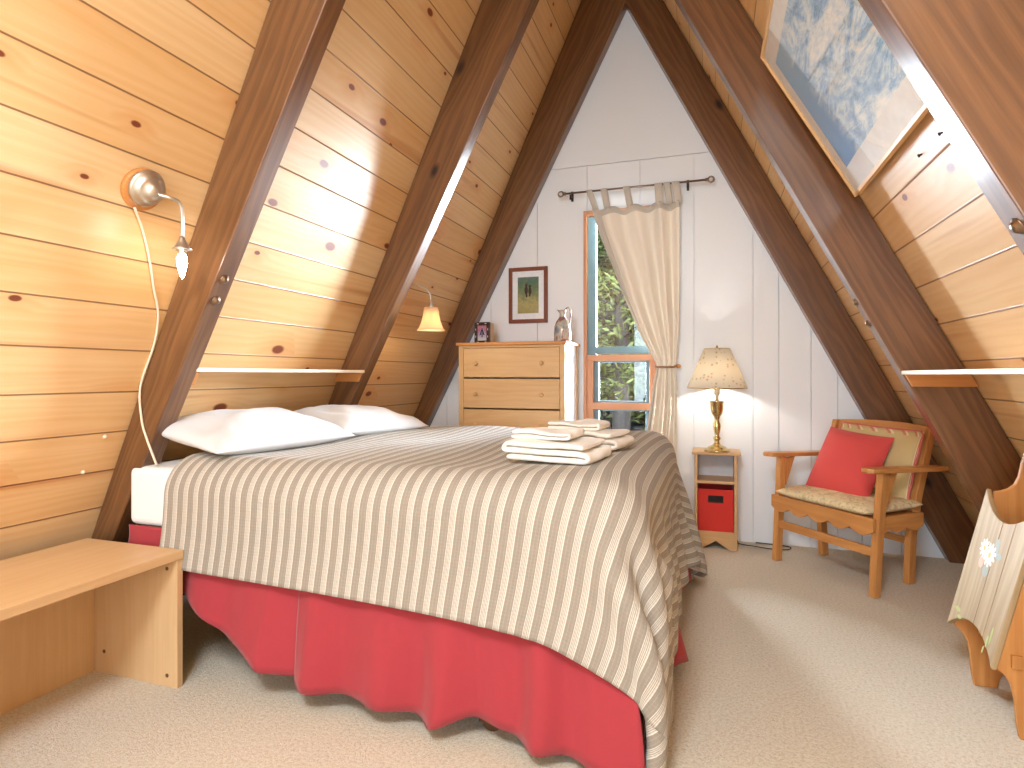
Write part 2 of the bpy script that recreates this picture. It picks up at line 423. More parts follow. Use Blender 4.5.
def roof(name, side, m):
    a = (boards(0, side), 0.); b = (PX, PZ); sg = 1 if side == 'R' else -1
    n = V((sg * (b[1] - a[1]), 0, abs(b[0] - a[0]))).normalized() * .06
    y0, y1 = YB - .1, D + .14
    p = [V((a[0], y0, a[1])), V((a[0], y1, a[1])), V((b[0], y1, b[1])), V((b[0], y0, b[1]))]
    p += [q + n for q in p]
    uv = [(y0, (AZ - a[1]) / .889), (y1, (AZ - a[1]) / .889), (y1, (AZ - b[1]) / .889), (y0, (AZ - b[1]) / .889)] * 2
    f = [(0, 3, 2, 1), (4, 5, 6, 7), (0, 1, 5, 4), (2, 3, 7, 6), (0, 4, 7, 3), (1, 2, 6, 5)]
    if side == 'R': f = [q[::-1] for q in f]
    return structure(obj(name, MB().add(p, f, (0, 1, 0), False, uv), m))
roof('wall_left', 'L', M['pineL']); roof('wall_right', 'R', M['pineR'])
structure(obj('floor', MB().box((-3.3, YB - .1, -.08), (2.2, D + .14, 0)), M['carpet']))

def clip_x(z0, z1, x0, x1):
    """vertical strip clipped by the two roof-board lines: polygon in (x, z)"""
    poly = [(x0, z0), (x1, z0), (x1, z1), (x0, z1)]
    for side in 'LR':
        a = V((boards(0, side), 0)); b = V((PX, PZ)); out = []
        sg = -1 if side == 'L' else 1
        def dist(p): return sg * ((b.x - a.x) * (p[1] - a.y) - (b.y - a.y) * (p[0] - a.x))
        for i in range(len(poly)):
            p, q = poly[i], poly[(i + 1) % len(poly)]; dp, dq = dist(p), dist(q)
            if dp >= 0: out.append(p)
            if (dp >= 0) != (dq >= 0):
                t = dp / (dp - dq); out.append((p[0] + (q[0] - p[0]) * t, p[1] + (q[1] - p[1]) * t))
        poly = out
        if not poly: return None
    return poly
XZ = lambda y: axes((0, y, 0), (1, 0, 0), (0, 0, 1), (0, -1, 0))      # local xy -> world xz, extrudes to -y
WX0, WX1, WZ0, WZ1 = -.85, -.385, .64, 2.236
mb = MB()
grooves = [-3.2, -1.95, -1.585, -1.22, -.848, -.475, -.115, .255, .411, .6, .752, .887, 1.1, 2.2]
def panel(x0, x1, z0, z1, y=D + .012):
    P = clip_x(z0, z1, x0, x1)
    if P: mb.prism(P, .012, XZ(y), (0, 1, 0))
def holes(x0, x1, z0, z1, fn):
    if x1 <= WX0 or x0 >= WX1 or z1 <= WZ0 or z0 >= WZ1: fn(x0, x1, z0, z1); return
    if x0 < WX0: fn(x0, WX0, z0, z1)
    if x1 > WX1: fn(WX1, x1, z0, z1)
    a, b = max(x0, WX0), min(x1, WX1)
    if z0 < WZ0: fn(a, b, z0, WZ0)
    if z1 > WZ1: fn(a, b, WZ1, z1)
for a, b in zip(grooves, grooves[1:]): holes(a + .002, b - .002, 0, 2.598, panel)
panel(-2, 1, 2.602, 5)
def back(x0, x1, z0, z1):
    P = clip_x(z0, z1, x0, x1)
    if P: mb.prism(P, .1, XZ(D + .115), (0, 1, 0))
holes(-3.2, 2.2, 0, 5, back)
structure(obj('wall_far', mb, M['white']))
# rear gable behind the viewer; tall glazed opening added to let fill light in
mb = MB(); RX0, RX1, RZ0, RZ1 = -1.5, .4, .3, 2.2
for x0, x1, z0, z1 in ((-3.2, RX0, 0, 5), (RX1, 2.2, 0, 5), (RX0, RX1, 0, RZ0), (RX0, RX1, RZ1, 5)):
    P = clip_x(z0, z1, x0, x1)
    if P: mb.prism(P, .1, XZ(YB), (0, 1, 0))
structure(obj('wall_rear', mb, M['white']))
w = bpy.data.objects.new('added_rear_window', None); COL.objects.link(w); structure(w)
mb = MB()
for x in (RX0, (RX0 + RX1) / 2 - .03, RX1 - .06): mb.box((x, YB - .07, RZ0), (x + .06, YB - .02, RZ1))
for z in (RZ0, RZ1 - .06): mb.box((RX0, YB - .07, z), (RX1, YB - .02, z + .06))
obj('window_frame', mb, M['trimw'], w)
obj('window_pane', MB().box((RX0, YB - .05, RZ0), (RX1, YB - .045, RZ1)), M['glass'], w)

# ---- rafters
def rafter(label, side, y0, y1, bolts=()):
    t = thing('rafter', label, 'beam', (inner(0, side), y0, 0), group='dark rafters of the A-frame')
    O = V(t.location); zt = AZ + .25
    sg = 1 if side == 'R' else -1
    P = [(inner(0, side), 0), (AX, AZ), (PX, PZ - .01)]
    P += [(boards(z, side) - sg * .004, z) for z in (PZ - .05, 0)]
    # far rafters finish flush at the ridge
    mb = MB(); g = V((-sg, S, 0)).normalized()
    mb.prism([(x - O.x, z) for x, z in P], y1 - y0, axes((0, y1 - y0, 0), (1, 0, 0), (0, 0, 1), (0, -1, 0)), g)
    obj('timber', mb, M['rafter'], t, bevel=.004)
    for (y, z) in bolts:
        b = MB(); x = inner(z, side) - O.x; n = V((-sg * S, 0, -1)).normalized()
        u = V((0, 1, 0)); w = n.cross(u)
        b.lathe([(.0, 0), (.019, 0), (.019, .002), (.0135, .003), (.0125, .009), (.006, .012), (0, .0125)], axes((x, y - y0, z), u, w, n), 12)
        obj('bolt', b, M['bolt'], t)
    return t
rafter('dark brown rafter beside the bare bulb sconce, two bolts on its inner edge', 'L', 1.70, 1.782, ((1.738, 1.452), (1.738, 1.376)))
rafter('dark brown rafter rising behind the white pillows at the left wall shelf end', 'L', 2.94, 3.025)
rafter('dark brown rafter against the white end wall, behind the dresser', 'L', 4.118, 4.2085)
rafter('golden brown rafter crossing the upper right corner of the photo', 'R', 1.455, 1.54, ((1.492, 1.407),))
rafter('dark brown rafter with the right wall shelf end fixed to its face', 'R', 2.87, 2.955, ((2.92, 1.415), (2.92, 1.323)))
rafter('dark brown rafter against the white end wall, behind the armchair', 'R', 4.118, 4.2085)

# ---- window in the end wall
w = bpy.data.objects.new('window_1', None); COL.objects.link(w); structure(w)
mb = MB()
mb.box((-.872, 4.19, .60), (-.849, D + .10, 2.272)); mb.box((-.385, 4.19, .60), (-.345, D + .10, 2.272))
mb.box((-.849, 4.19, 2.236), (-.385, D + .10, 2.272))
mb.box((-.849, 4.195, .6), (-.385, D + .1, .643))
mb.box((-.849, 4.20, 1.201), (-.385, D + .1, 1.243)); mb.box((-.849, 4.20, .856), (-.385, D + .1, .903))
mb.box((-.849, 4.205, .643), (-.806, D + .1, 1.201)); mb.box((-.411, 4.205, .643), (-.385, D + .1, 1.201))
obj('window_frame', mb, M['trimw'], w, bevel=.002)
mb = MB()
mb.box((-.847, 4.225, 1.245), (-.788, 4.285, 2.234)); mb.box((-.428, 4.225, 1.245), (-.387, 4.285, 2.234))
mb.box((-.788, 4.225, 1.25), (-.428, 4.285, 1.302)); mb.box((-.788, 4.225, 2.19), (-.428, 4.285, 2.234))
for z0, z1 in ((.643, .856), (.903, 1.201)):
    mb.box((-.804, 4.245, z0), (-.772, 4.285, z1)); mb.box((-.440, 4.245, z0), (-.413, 4.285, z1))
    mb.box((-.772, 4.245, z0), (-.440, 4.285, z0 + .012)); mb.box((-.772, 4.245, z1 - .012), (-.440, 4.285, z1))
obj('window_sash', mb, M['teal'], w, bevel=.003)
for z0, z1 in ((.655, .844), (.915, 1.189), (1.302, 2.19)):
    x0, x1 = (-.788, -.428) if z0 > 1.3 else (-.772, -.440)
    obj('window_pane', MB().box((x0, 4.262, z0), (x1, 4.268, z1)), M['glass'], w)

# ------------------------------------------------------------------ outside
def ground():
    t = NT('snow'); tc = t.n('ShaderNodeTexCoord').outputs['Object']
    n = t.noise(tc, .8, 5, .6).outputs[0]
    t.bsdf(t.ramp(n, [(.35, srgb(200, 214, 236)), (.6, srgb(240, 244, 250))]), .8, n, .6, .15); return t.m
M['snow'] = ground()
def gz(x, y): return -.5 + .12 * nz(x * .35, y * .35) + .10 * nz(x * 1.1, y * 1.1, 5)
mb = MB(); mb.grid(lambda a, b: (-26 + 40 * a, 4.6 + 34 * b, gz(-26 + 40 * a, 4.6 + 34 * b)), 80, 70, uvs=(40, 34))
structure(obj('snow_ground', mb, M['snow']))
M['bark'] = wood('pine_bark', (88, 80, 74), (44, 38, 34), rough=.9, ring=.3)
def needles(name, a, b):
    t = NT(name); tc = t.n('ShaderNodeTexCoord').outputs['Object']
    n = t.noise(tc, 2.2, 4, .6).outputs[0]
    p = t.bsdf(t.ramp(n, [(.35, srgb(*a)), (.6, srgb(*b))]), .7); return t.m
M['needA'] = needles('pine_needles', (50, 66, 38), (132, 142, 76))
M['needB'] = needles('dark_fir_needles', (30, 42, 32), (78, 92, 58))
def tree(x, y, h, r, label, nb, need, low=.5, trunk=.14, seed=0):
    rng = random.Random(seed); z0 = gz(x, y) - .1
    t = thing('pine_tree', label, 'tree', (x, y, z0), group='conifers outside the window')
    mb = MB(); mb.tube([(0, 0, 0), (.03, 0, h * .3), (-.02, .02, h * .7), (0, 0, h)], [trunk, trunk * .8, trunk * .45, .02], 12)
    br = MB(); lf = MB()
    for k in range(nb):
        f = low + (1 - low) * rng.random() ** 1.1; z = h * f; a = rng.random() * 2 * PI
        L = r * (1.05 - f * .85) * (.6 + .5 * rng.random())
        d = V((math.cos(a), math.sin(a), 0)); p0 = V((0, 0, z)); p1 = p0 + d * L * .55 + V((0, 0, .06 * L)); p2 = p0 + d * L + V((0, 0, -.22 * L))
        br.tube([p0, p1, p2], [.02, .012, .004], 5)
        for q in range(24):
            s = .25 + .8 * rng.random(); c = p0.lerp(p1, s * 2) if s < .5 else p1.lerp(p2, min(1.1, (s - .5) * 2))
            c = c + V((rng.gauss(0, .09), rng.gauss(0, .09), rng.gauss(0, .06)))
            e = (d * .6 + V((rng.gauss(0, .5), rng.gauss(0, .5), rng.gauss(-.1, .35)))).normalized() * rng.uniform(.12, .26) * (y / 11)
            sd = e.cross(V((rng.gauss(0, 1), rng.gauss(0, 1), rng.gauss(0, 1)))).normalized() * rng.uniform(.016, .034) * (y / 11)
            lf.add([c - sd * .6, c + e * .5 - sd, c + e, c + e * .5 + sd, c + sd * .6], [(0, 1, 2, 3, 4)])
    o = obj('trunk', mb, M['bark'], t); obj('branches', br, M['bark'], t)
    obj('foliage', lf, need, t)
    return t
tree(-1.72, 11.9, 7.5, 1.7, 'nearest pine outside, grey trunk in the middle of the window', 170, M['needA'], .20, .19, 1)
tree(-2.75, 14.0, 9., 2.4, 'bushy green pine outside, seen in the left half of the window', 260, M['needA'], .10, .18, 2)
tree(-1.35, 14.6, 9., 2.2, 'yellow-green pine outside, seen in the right half of the window beside the curtain', 260, M['needA'], .14, .18, 3)
tree(-3.3, 18.5, 11, 2.8, 'dark fir standing behind the bushy green pine outside the window', 320, M['needB'], .05, .24, 4)
tree(-2.0, 19.5, 11, 2.8, 'dark fir standing straight behind the grey trunk outside the window', 320, M['needB'], .05, .24, 5)
tree(-4.2, 24, 13, 3.4, 'distant dark fir outside, at the left edge of the window behind the other firs', 340, M['needB'], .04, .28, 6)
tree(-2.4, 25, 13, 3.4, 'most distant dark fir outside, at the right edge of the window behind the other firs', 340, M['needB'], .04, .28, 8)
tree(-.35, 17, 10, 2.4, 'pine outside, mostly hidden behind the lower curtain', 260, M['needA'], .08, .2, 11)
tree(1.1, 20, 12, 2.8, 'dark fir outside, hidden behind the curtain from most of the room', 300, M['needB'], .05, .24, 12)
tree(-6.2, 20, 12, 3.0, 'dark fir outside beyond the left window edge, hidden by the end wall', 300, M['needB'], .05, .24, 13)
mb = MB(); mb.lathe([(.0, 0), (.16, 0), (.19, .04), (.2, .22), (.17, .3), (.0, .33)], None, 16)
o = obj('snow_bucket', mb, plain('red_plastic', (200, 40, 44), .4)); o.location = (-2.35, 12.2, gz(-2.35, 12.2) - .01); tag(o, 'small red tub standing in the snow outside the window', 'bucket')
mb = MB(); mb.lathe([(.0, 0), (.13, 0), (.15, .04), (.16, .26), (.12, .33), (.0, .36)], None, 16)
o = obj('snow_bucket', mb, plain('green_plastic', (40, 150, 110), .4)); o.location = (-2.62, 12.6, gz(-2.62, 12.6) - .01); tag(o, 'small green tub standing in the snow outside the window', 'bucket')

# ------------------------------------------------------------------ bed
BX0, BX1, BY0, BY1, BZ = -2.125, -.225, 1.69, 3.28, .750
bed = thing('bed', 'low bed with white fitted sheet showing at its head corner, on casters', 'bed', ((BX0 + BX1) / 2, (BY0 + BY1) / 2, 0))
bo = V(bed.location)
mb = MB(); mb.box((BX0 - bo.x, BY0 - bo.y, .525), (BX1 - bo.x, BY1 - bo.y, BZ))
obj('mattress', mb, M['sheet'], bed, bevel=.028, bseg=4)
mb = MB(); mb.box((BX0 + .02 - bo.x, BY0 + .02 - bo.y, .30), (BX1 - .02 - bo.x, BY1 - .02 - bo.y, .522))
obj('box_spring', mb, M['boxspring'], bed, bevel=.02)
mb = MB()
for y in (BY0 + .05, BY1 - .09): mb.box((BX0 + .03 - bo.x, y - bo.y, .262), (BX1 - .03 - bo.x, y + .04 - bo.y, .298))
for x in (BX0 + .04, -1.1, BX1 - .09): mb.box((x - bo.x, BY0 + .05 - bo.y, .262), (x + .04 - bo.x, BY1 - .05 - bo.y, .298))
obj('bed_frame', mb, M['dark'], bed, bevel=.003)
for (x, y) in ((-.66, BY0 + .035), (-1.75, BY0 + .30), (-.66, BY1 - .07), (-1.75, BY1 - .07)):
    c = MB(); x -= bo.x; y -= bo.y
    c.tube([(x, y, .262), (x, y, .10)], .014, 10)
    c.lathe([(0, -.014), (.03, -.014), (.034, -.008), (.034, .008), (.03, .014), (0, .014)], axes((x + .015, y, .034), (1, 0, 0), (0, 0, 1), (0, -1, 0)), 20)
    c.box((x - .022, y - .022, .03), (x + .03, y - .017, .088)); c.box((x - .022, y + .017, .03), (x + .03, y + .022, .088)); c.box((x - .022, y - .022, .085), (x + .03, y + .022, .10))
    obj('caster', c, plain('brown_caster', (96, 66, 40), .4, .3), bed, bevel=.002)

# ---- red bed skirt: gathered panels hanging from under the mattress
def skirt():
    t = thing('bed_skirt', 'red cotton bed skirt hanging around the bed base', 'bed skirt', (bo.x, bo.y, 0))
    def pan(P0, P1, out, hem, flare, fold, folds, seed, n=110, tail=0.):
        P0 = V((*P0, 0)); P1 = V((*P1, 0)); out = V((*out, 0))
        def fn(a, b):
            p = P0.lerp(P1, a); h = hem(a); z = .532 + (h - .532) * b
            wv = fold * b ** .7 * (math.sin(a * folds * 2 * PI + 2.2 * nz(a * 5, seed)) + .7 * nz(a * 11, seed, b))
            o_ = .012 + flare(a) * b + wv + .012 * b
            q = p + out * max(.009, o_) + (P1 - P0).normalized() * .015 * nz(a * 7, b * 2, seed)
            q += (P1 - P0).normalized() * tail * b * a ** 8
            return (q.x - bo.x, q.y - bo.y, z)
        m = MB(); m.grid(fn, n, 16); return obj('skirt_panel', m, M['redskirt'], t, solid=.002)
    pan((BX0 + .02, BY0), (-1.30, BY0), (0, -1), lambda a: interp(a, [0, .36, .65, .87, 1], [.36, .31, .20, .115, .10]), lambda a: interp(a, [0, .4, .85, 1], [0.004, .02, .075, .03]), .012, 2.6, 3.)
    pan((-1.315, BY0), (BX1, BY0), (0, -1), lambda a: interp(a, [0, .12, .3, .48, .58, .66, .9, 1], [.085, .075, .07, .05, .085, .07, .03, .012]), lambda a: interp(a, [0, .06, .25, .45, .6, .8, 1], [.03, .06, .045, .06, .045, .075, .06]), .022, 4.3, 8., tail=.06)
    pan((BX1, BY0), (BX1, BY1), (1, 0), lambda a: interp(a, [0, .35, .45, .7, 1], [.012, .05, .02, .06, .03]), lambda a: interp(a, [0, .30, .38, .46, .8, .96, 1], [.0, .03, .125, .04, .04, .11, .09]), .008, 4.1, 13.)
    pan((BX1, BY1), (-1.9, BY1), (0, 1), lambda a: .04, lambda a: .03, .012, 5., 20.)
skirt()

# ---- duvet, draped by a small position-based cloth solve
def drape():
    hx0 = -1.905
    A = np.array([hx0, BY0 - .325]); B = np.array([BX1 + .60, BY0 - .39]); C = np.array([BX1 + .46, BY1 + .36]); Dd = np.array([hx0 + .02, BY1 + .36])
    nx, ny = 92, 100
    a = np.linspace(0, 1, nx)[:, None, None]; b = np.linspace(0, 1, ny)[None, :, None]
    P2 = (1 - a) * (1 - b) * A + a * (1 - b) * B + a * b * C + (1 - a) * b * Dd
    P = np.concatenate([P2, np.full((nx, ny, 1), .83)], 2)
    rng = np.random.RandomState(3)
    P[..., 2] += rng.rand(nx, ny) * .006
    uv = P2.copy(); Q = P.copy()
    con = []
    def addc(di, dj, k, col):
        for c in range(2):
            s1 = [slice(None), slice(None)]
            I, J = np.meshgrid(np.arange(nx), np.arange(ny), indexing='ij')
            ok = (I + di < nx) & (J + dj < ny) & (J + dj >= 0)
            st = max(abs(di), abs(dj)); key = (I // st) if di else (J // st)
            ok &= (key % 2 == c)
            i0 = (I * ny + J)[ok]; i1 = ((I + di) * ny + J + dj)[ok]
            rest = np.linalg.norm(P.reshape(-1, 3)[i0][:, :2] - P.reshape(-1, 3)[i1][:, :2], axis=1)
            con.append((i0, i1, rest, k))
    addc(1, 0, 1., 0); addc(0, 1, 1., 0); addc(1, 1, .3, 0); addc(1, -1, .3, 0); addc(2, 0, .35, 0); addc(0, 2, .35, 0); addc(4, 0, .12, 0); addc(0, 4, .12, 0)
    P = P.reshape(-1, 3); Q = Q.reshape(-1, 3)
    c = np.array([(BX0 + BX1) / 2, (BY0 + BY1) / 2, BZ / 2 - .2]); rr = .09
    hs = np.array([(BX1 - BX0) / 2, (BY1 - BY0) / 2, BZ / 2 + .2])
    pad = .038
    bump = .010 * np.sin(P[:, 0] * 7 + 1) * np.sin(P[:, 1] * 5.3)
    def collide(P, Q, sq=0.):
        h = hs.copy()
        q = P - c
        # base below the mattress stands out a little (skirt)
        low = np.clip((.56 - P[:, 2]) / .45, 0, 1)
        ext = np.stack([h[0] + low * .055, h[1] + low * .075, np.full(len(P), h[2]) + bump], 1) - rr
        d = np.abs(q) - ext
        dm = np.maximum(d, 0); L = np.linalg.norm(dm, axis=1)
        sd = L + np.minimum(d.max(1), 0) - rr - pad
        inside = sd < 0
        n = np.zeros_like(P)
        outr = L > 1e-9
        n[outr] = dm[outr] / L[outr][:, None]
        ii = ~outr
        if ii.any():
            # deep: push out by the smallest penetration axis but never downward
            k = d[ii].argmax(1); nn = np.zeros((ii.sum(), 3)); nn[np.arange(len(k)), k] = 1; n[ii] = nn
        n *= np.where(q >= 0, 1, -1)
        P[inside] -= n[inside] * sd[inside][:, None]
        # friction
        dp = P[inside] - Q[inside]; dn = (dp * n[inside]).sum(1)[:, None] * n[inside]
        P[inside] = Q[inside] + dn + (dp - dn) * .55
        lim = BX1 + .10 + sq + np.clip((P[:, 1] - 2.7) / .5, 0, 1) * .09; m = P[:, 0] > lim; P[m, 0] = lim[m] + (P[m, 0] - lim[m]) * .2
        lim = BY0 - .075 - sq; m = P[:, 1] < lim; P[m, 1] = lim + (P[m, 1] - lim) * .2
        f = P[:, 2] < .015
        P[f, 2] = .015; P[f, :2] = Q[f, :2] + (P[f, :2] - Q[f, :2]) * .4
        return P
    vel = np.zeros_like(P); dt = 1 / 70
    for step in range(270):
        Q = P.copy()
        vel[:, 2] -= 6. * dt; vel *= .97
        P = P + vel * dt
        for it in range(16):
            for i0, i1, rest, k in con:
                dv = P[i1] - P[i0]; L = np.linalg.norm(dv, axis=1); L[L < 1e-9] = 1e-9
                e = (L - rest)
                if k < .5: e = np.minimum(e, 0)          # bending only resists folding up
                cor = dv * (e / L * .5 * k)[:, None]
                P[i0] += cor; P[i1] -= cor
            if it % 4 == 3 or it == 15: P = collide(P, Q, max(0, .75 * (1 - step / 190)))
        vel = (P - Q) / dt
        sp = np.linalg.norm(vel, axis=1); m = sp > 2.5; vel[m] *= (2.5 / sp[m])[:, None]
    P = P.reshape(nx, ny, 3)
    # small soft rumples on top of the solve
    for i in range(nx):
        for j in range(ny):
            x, y, z = P[i, j]
            fd = min(1, max(0, (.80 - z) / .12))
        P[i, j, 1] -= fd * (.010 * nz(uv[i, j, 0] * 5, z * 1.5, 7) + .005 * nz(uv[i, j, 0] * 13, z * 3, 9)) * (1 if y < 2.4 else -1) * (1 if x < BX1 else .4)
        if z > .7: P[i, j, 2] += .010 * nz(uv[i, j, 0] * 4, uv[i, j, 1] * 4, 2) + .006 * nz(uv[i, j, 0] * 9, uv[i, j, 1] * 7, 4) + .004
    return P, uv, nx, ny
P, uv, nx, ny = drape()
mb = MB()
faces = [(i * ny + j, (i + 1) * ny + j, (i + 1) * ny + j + 1, i * ny + j + 1) for i in range(nx - 1) for j in range(ny - 1)]
mb.add([tuple(p) for p in P.reshape(-1, 3)], faces, (1, 0, 0), True, [(u[0] + 5, u[1]) for u in uv.reshape(-1, 2)])
dv = obj('duvet', mb, M['duvet'], None, solid=.012, sub=1)
dv.data.transform(Matrix.Translation(-V((bo.x, bo.y, 0)))); dv.location = (bo.x, bo.y, 0)
tag(dv, 'taupe and cream striped duvet spread over the bed', 'duvet')

# ---- pillows (cushion mesh: two puffed faces meeting in a thin seam)
def cushion(w, h, t, seed=0., n=26, pinch=.06, wrinkle=.012, flat=0.):
    def outline(a, b):
        x, y = 2 * a - 1, 2 * b - 1
        return x * w / 2 * (1 - pinch * (1 - abs(y) ** 2.2) * abs(x)), y * h / 2 * (1 - pinch * (1 - abs(x) ** 2.2) * abs(y)), x, y
    mb = MB()
    for sgn in (1, -1):
        def fn(a, b):
            # denser near the seams
            a = .5 - .5 * math.cos(PI * a); b = .5 - .5 * math.cos(PI * b)
            X, Y, x, y = outline(a, b)
            e = max(0, (1 - abs(x) ** 2.6)) * max(0, (1 - abs(y) ** 2.6))
            z = e ** .55 * t / 2
            if sgn < 0: z *= (1 - flat)
            edge = min(1, 6 * (1 - max(abs(x), abs(y))))
            z += wrinkle * e ** .3 * (nz(X * 7, Y * 9, seed) + .5 * nz(X * 22, Y * 12, seed + 3)) * edge * (1 if sgn > 0 else .4)
            return (X, Y, sgn * z)
        mb.grid(fn, n, n, uvs=(w, h), flip=sgn < 0)
    return mb
def weld(o, d=.0004):
    m = o.modifiers.new('w', 'WELD'); m.merge_threshold = d
    return o
def set_frame(o, org, xa, na):
    xa = V(xa).normalized(); na = V(na).normalized(); ya = na.cross(xa).normalized(); xa = ya.cross(na)
    o.matrix_world = axes(org, xa, ya, na)
o = weld(obj('bed_pillow', cushion(.73, .45, .18, 1., wrinkle=.024, flat=.35), M['pillow'], None, sub=1))
set_frame(o, (-1.84, 2.06, .855), (.12, .80, .02), (.16, -.02, 1)); tag(o, 'large white pillow at the bed head beside the bolted rafter, overlapping the other', 'pillow', 'white bed pillows')
o = weld(obj('bed_pillow', cushion(.72, .45, .17, 5., wrinkle=.024, flat=.35), M['pillow'], None, sub=1))
set_frame(o, (-1.775, 2.70, .850), (.08, .70, .0), (.12, .02, 1)); tag(o, 'white pillow at the bed head on the dresser side, half behind the large one', 'pillow', 'white bed pillows')

# ---- folded towels
def folded(L, W, th, layers, seed):
    """a ribbon folded over itself, extruded across its width"""
    path = []; r = th * .62
    for k in range(layers):
        z = th / 2 + k * 2 * r
        xs = [(-L / 2 + i * L / 10) for i in range(11)]
        if k % 2: xs = xs[::-1]
        ins = .0 if k < layers - 1 else .006
        path += [(x * (1 - ins), z) for x in xs]
        if k < layers - 1:
            sx = xs[-1]; sg = 1 if sx > 0 else -1
            for q in (1, 2, 3): a = -PI / 2 + q * PI / 4; path.append((sx + sg * r * 1.25 * math.cos(a), z + r + r * math.sin(a)))
    n = len(path); ns = 12; mb = MB(); v = []; f = []
    def ring(i):
        x, z = path[i]; x0, z0 = path[max(i - 1, 0)]; x1, z1 = path[min(i + 1, n - 1)]
        t = V((x1 - x0, z1 - z0)).normalized(); nn = V((-t.y, t.x)) * th / 2
        return (x + nn.x, z + nn.y), (x - nn.x, z - nn.y)
    for j in range(ns + 1):
        y = -W / 2 + W * j / ns
        for s in (0, 1):
            for i in range(n):
                x, z = ring(i)[s]; wv = (.014 * nz(x * 9, y * 9, seed) + .008 * nz(x * 22, y * 16, seed)) * min(1, z / .03)
                v.append((x + .012 * nz(y * 9, seed, i * .2), y + .012 * nz(x * 8, z * 40, seed), max(.0, z + wv)))
    st = 2 * n
    for j in range(ns):
        for i in range(n - 1):
            a = j * st + i; f.append((a, a + 1, a + st + 1, a + st)); b = a + n; f.append((b, b + st, b + st + 1, b + 1))
        for i, fl in ((0, 0), (n - 1, 1)):
            a = j * st + i; q = (a, a + st, a + st + n, a + n); f.append(q[::-1] if fl else q)
    for j, fl in ((0, 0), (ns, 1)):
        for i in range(n - 1):
            a = j * st + i; q = (a, a + n, a + n + 1, a + 1); f.append(q[::-1] if fl else q)
    mb.add(v, f, (1, 0, 0), True); return mb
TZ = .80
TZ = .808
def towel(name, L, W, th, ly, loc, rz, seed, label):
    o = obj(name, folded(L, W, th, ly, seed), M['towel'], None, sub=1); o.location = loc; o.rotation_euler = (0, 0, rz)
    tag(o, label, 'towel', 'folded cream towels on the duvet'); return o
towel('bath_towel', .29, .24, .0185, 3, (-.515, 2.03, TZ), R(-10), 1, 'folded cream bath towel under the nearer hand towel, closest to the bed edge')
towel('hand_towel', .21, .17, .013, 2, (-.565, 2.06, TZ + .068), R(-4), 2, 'small folded cream hand towel atop the nearer bath towel')
towel('bath_towel', .29, .24, .0185, 3, (-.485, 2.43, TZ), R(-10), 3, 'folded cream bath towel under the farther hand towel, by the window')
towel('hand_towel', .21, .17, .013, 2, (-.535, 2.45, TZ + .068), R(-6), 4, 'small folded cream hand towel atop the farther bath towel')

# ------------------------------------------------------------------ step bench at the bed side
bx1, by1 = -1.772, 1.622; bt = .482; bw = .475; bl = 1.15
b = thing('step_bench', 'pale beech laminate step bench standing against the near side of the bed', 'bench', (bx1 - bw / 2, by1 - bl / 2, 0))
o3 = V(b.location)
obj('top_board', MB().box((-bw / 2, -bl / 2, bt - .03), (bw / 2, bl / 2, bt), (0, 1, 0)), M['beech'], b, bevel=.002)
for y in (bl / 2 - .024, -bl / 2):
    s = obj('side_panel', MB().box((-bw / 2 + .03, y, 0), (bw / 2 - .004, y + .024, bt - .03), (0, 0, 1)), M['beech'], b, bevel=.0015)
    if y > 0:
        for x, z in ((bw / 2 - .05, bt - .065), (bw / 2 - .05, .04), (-bw / 2 + .12, .08)):
            k = MB(); k.lathe([(0, 0), (.007, 0), (.007, .0015), (.0035, .002), (0, .001)], axes((x, y, z), (1, 0, 0), (0, 0, 1), (0, -1, 0)), 12)
            obj('screw', k, M['screw'], s)
obj('middle_panel', MB().box((-bw / 2 + .05, -bl / 2 + .024, .0), (-bw / 2 + .07, bl / 2 - .024, bt - .03), (0, 0, 1)), M['beech'], b, bevel=.0015)

# ------------------------------------------------------------------ dresser
dx0, dx1, dy0, dy1, dt_ = -1.662, -.908, 3.775, 4.185, 1.322
d = thing('dresser', 'honey pine chest of drawers with white side standing by the window', 'dresser', ((dx0 + dx1) / 2, (dy0 + dy1) / 2, 0))
hw, hd = (dx1 - dx0) / 2, (dy1 - dy0) / 2
mb = MB()
for sx in (-1, 1):
    for y0, y1 in ((-hd + .004, -hd + .04), (hd - .04, hd - .004)):
        mb.box((min(sx * hw, sx * (hw - .034)), y0, 0), (max(sx * hw, sx * (hw - .034)), y1, dt_ - .02), (0, 0, 1))
for z in (.075, dt_ - .036): mb.box((-hw + .034, -hd + .008, z), (hw - .034, -hd + .035, z + .016), (1, 0, 0))
obj('frame', mb, M['honey'], d, bevel=.002)
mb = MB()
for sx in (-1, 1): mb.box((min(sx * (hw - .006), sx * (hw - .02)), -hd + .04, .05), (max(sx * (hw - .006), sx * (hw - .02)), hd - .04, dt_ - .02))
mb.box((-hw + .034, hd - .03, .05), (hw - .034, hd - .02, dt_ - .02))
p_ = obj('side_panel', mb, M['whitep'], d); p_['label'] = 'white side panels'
obj('top_board', MB().box((-hw - .014, -hd - .014, dt_ - .02), (hw + .014, hd + .006, dt_), (1, 0, 0)), M['honeyd'], d, bevel=.004)
z = dt_ - .036
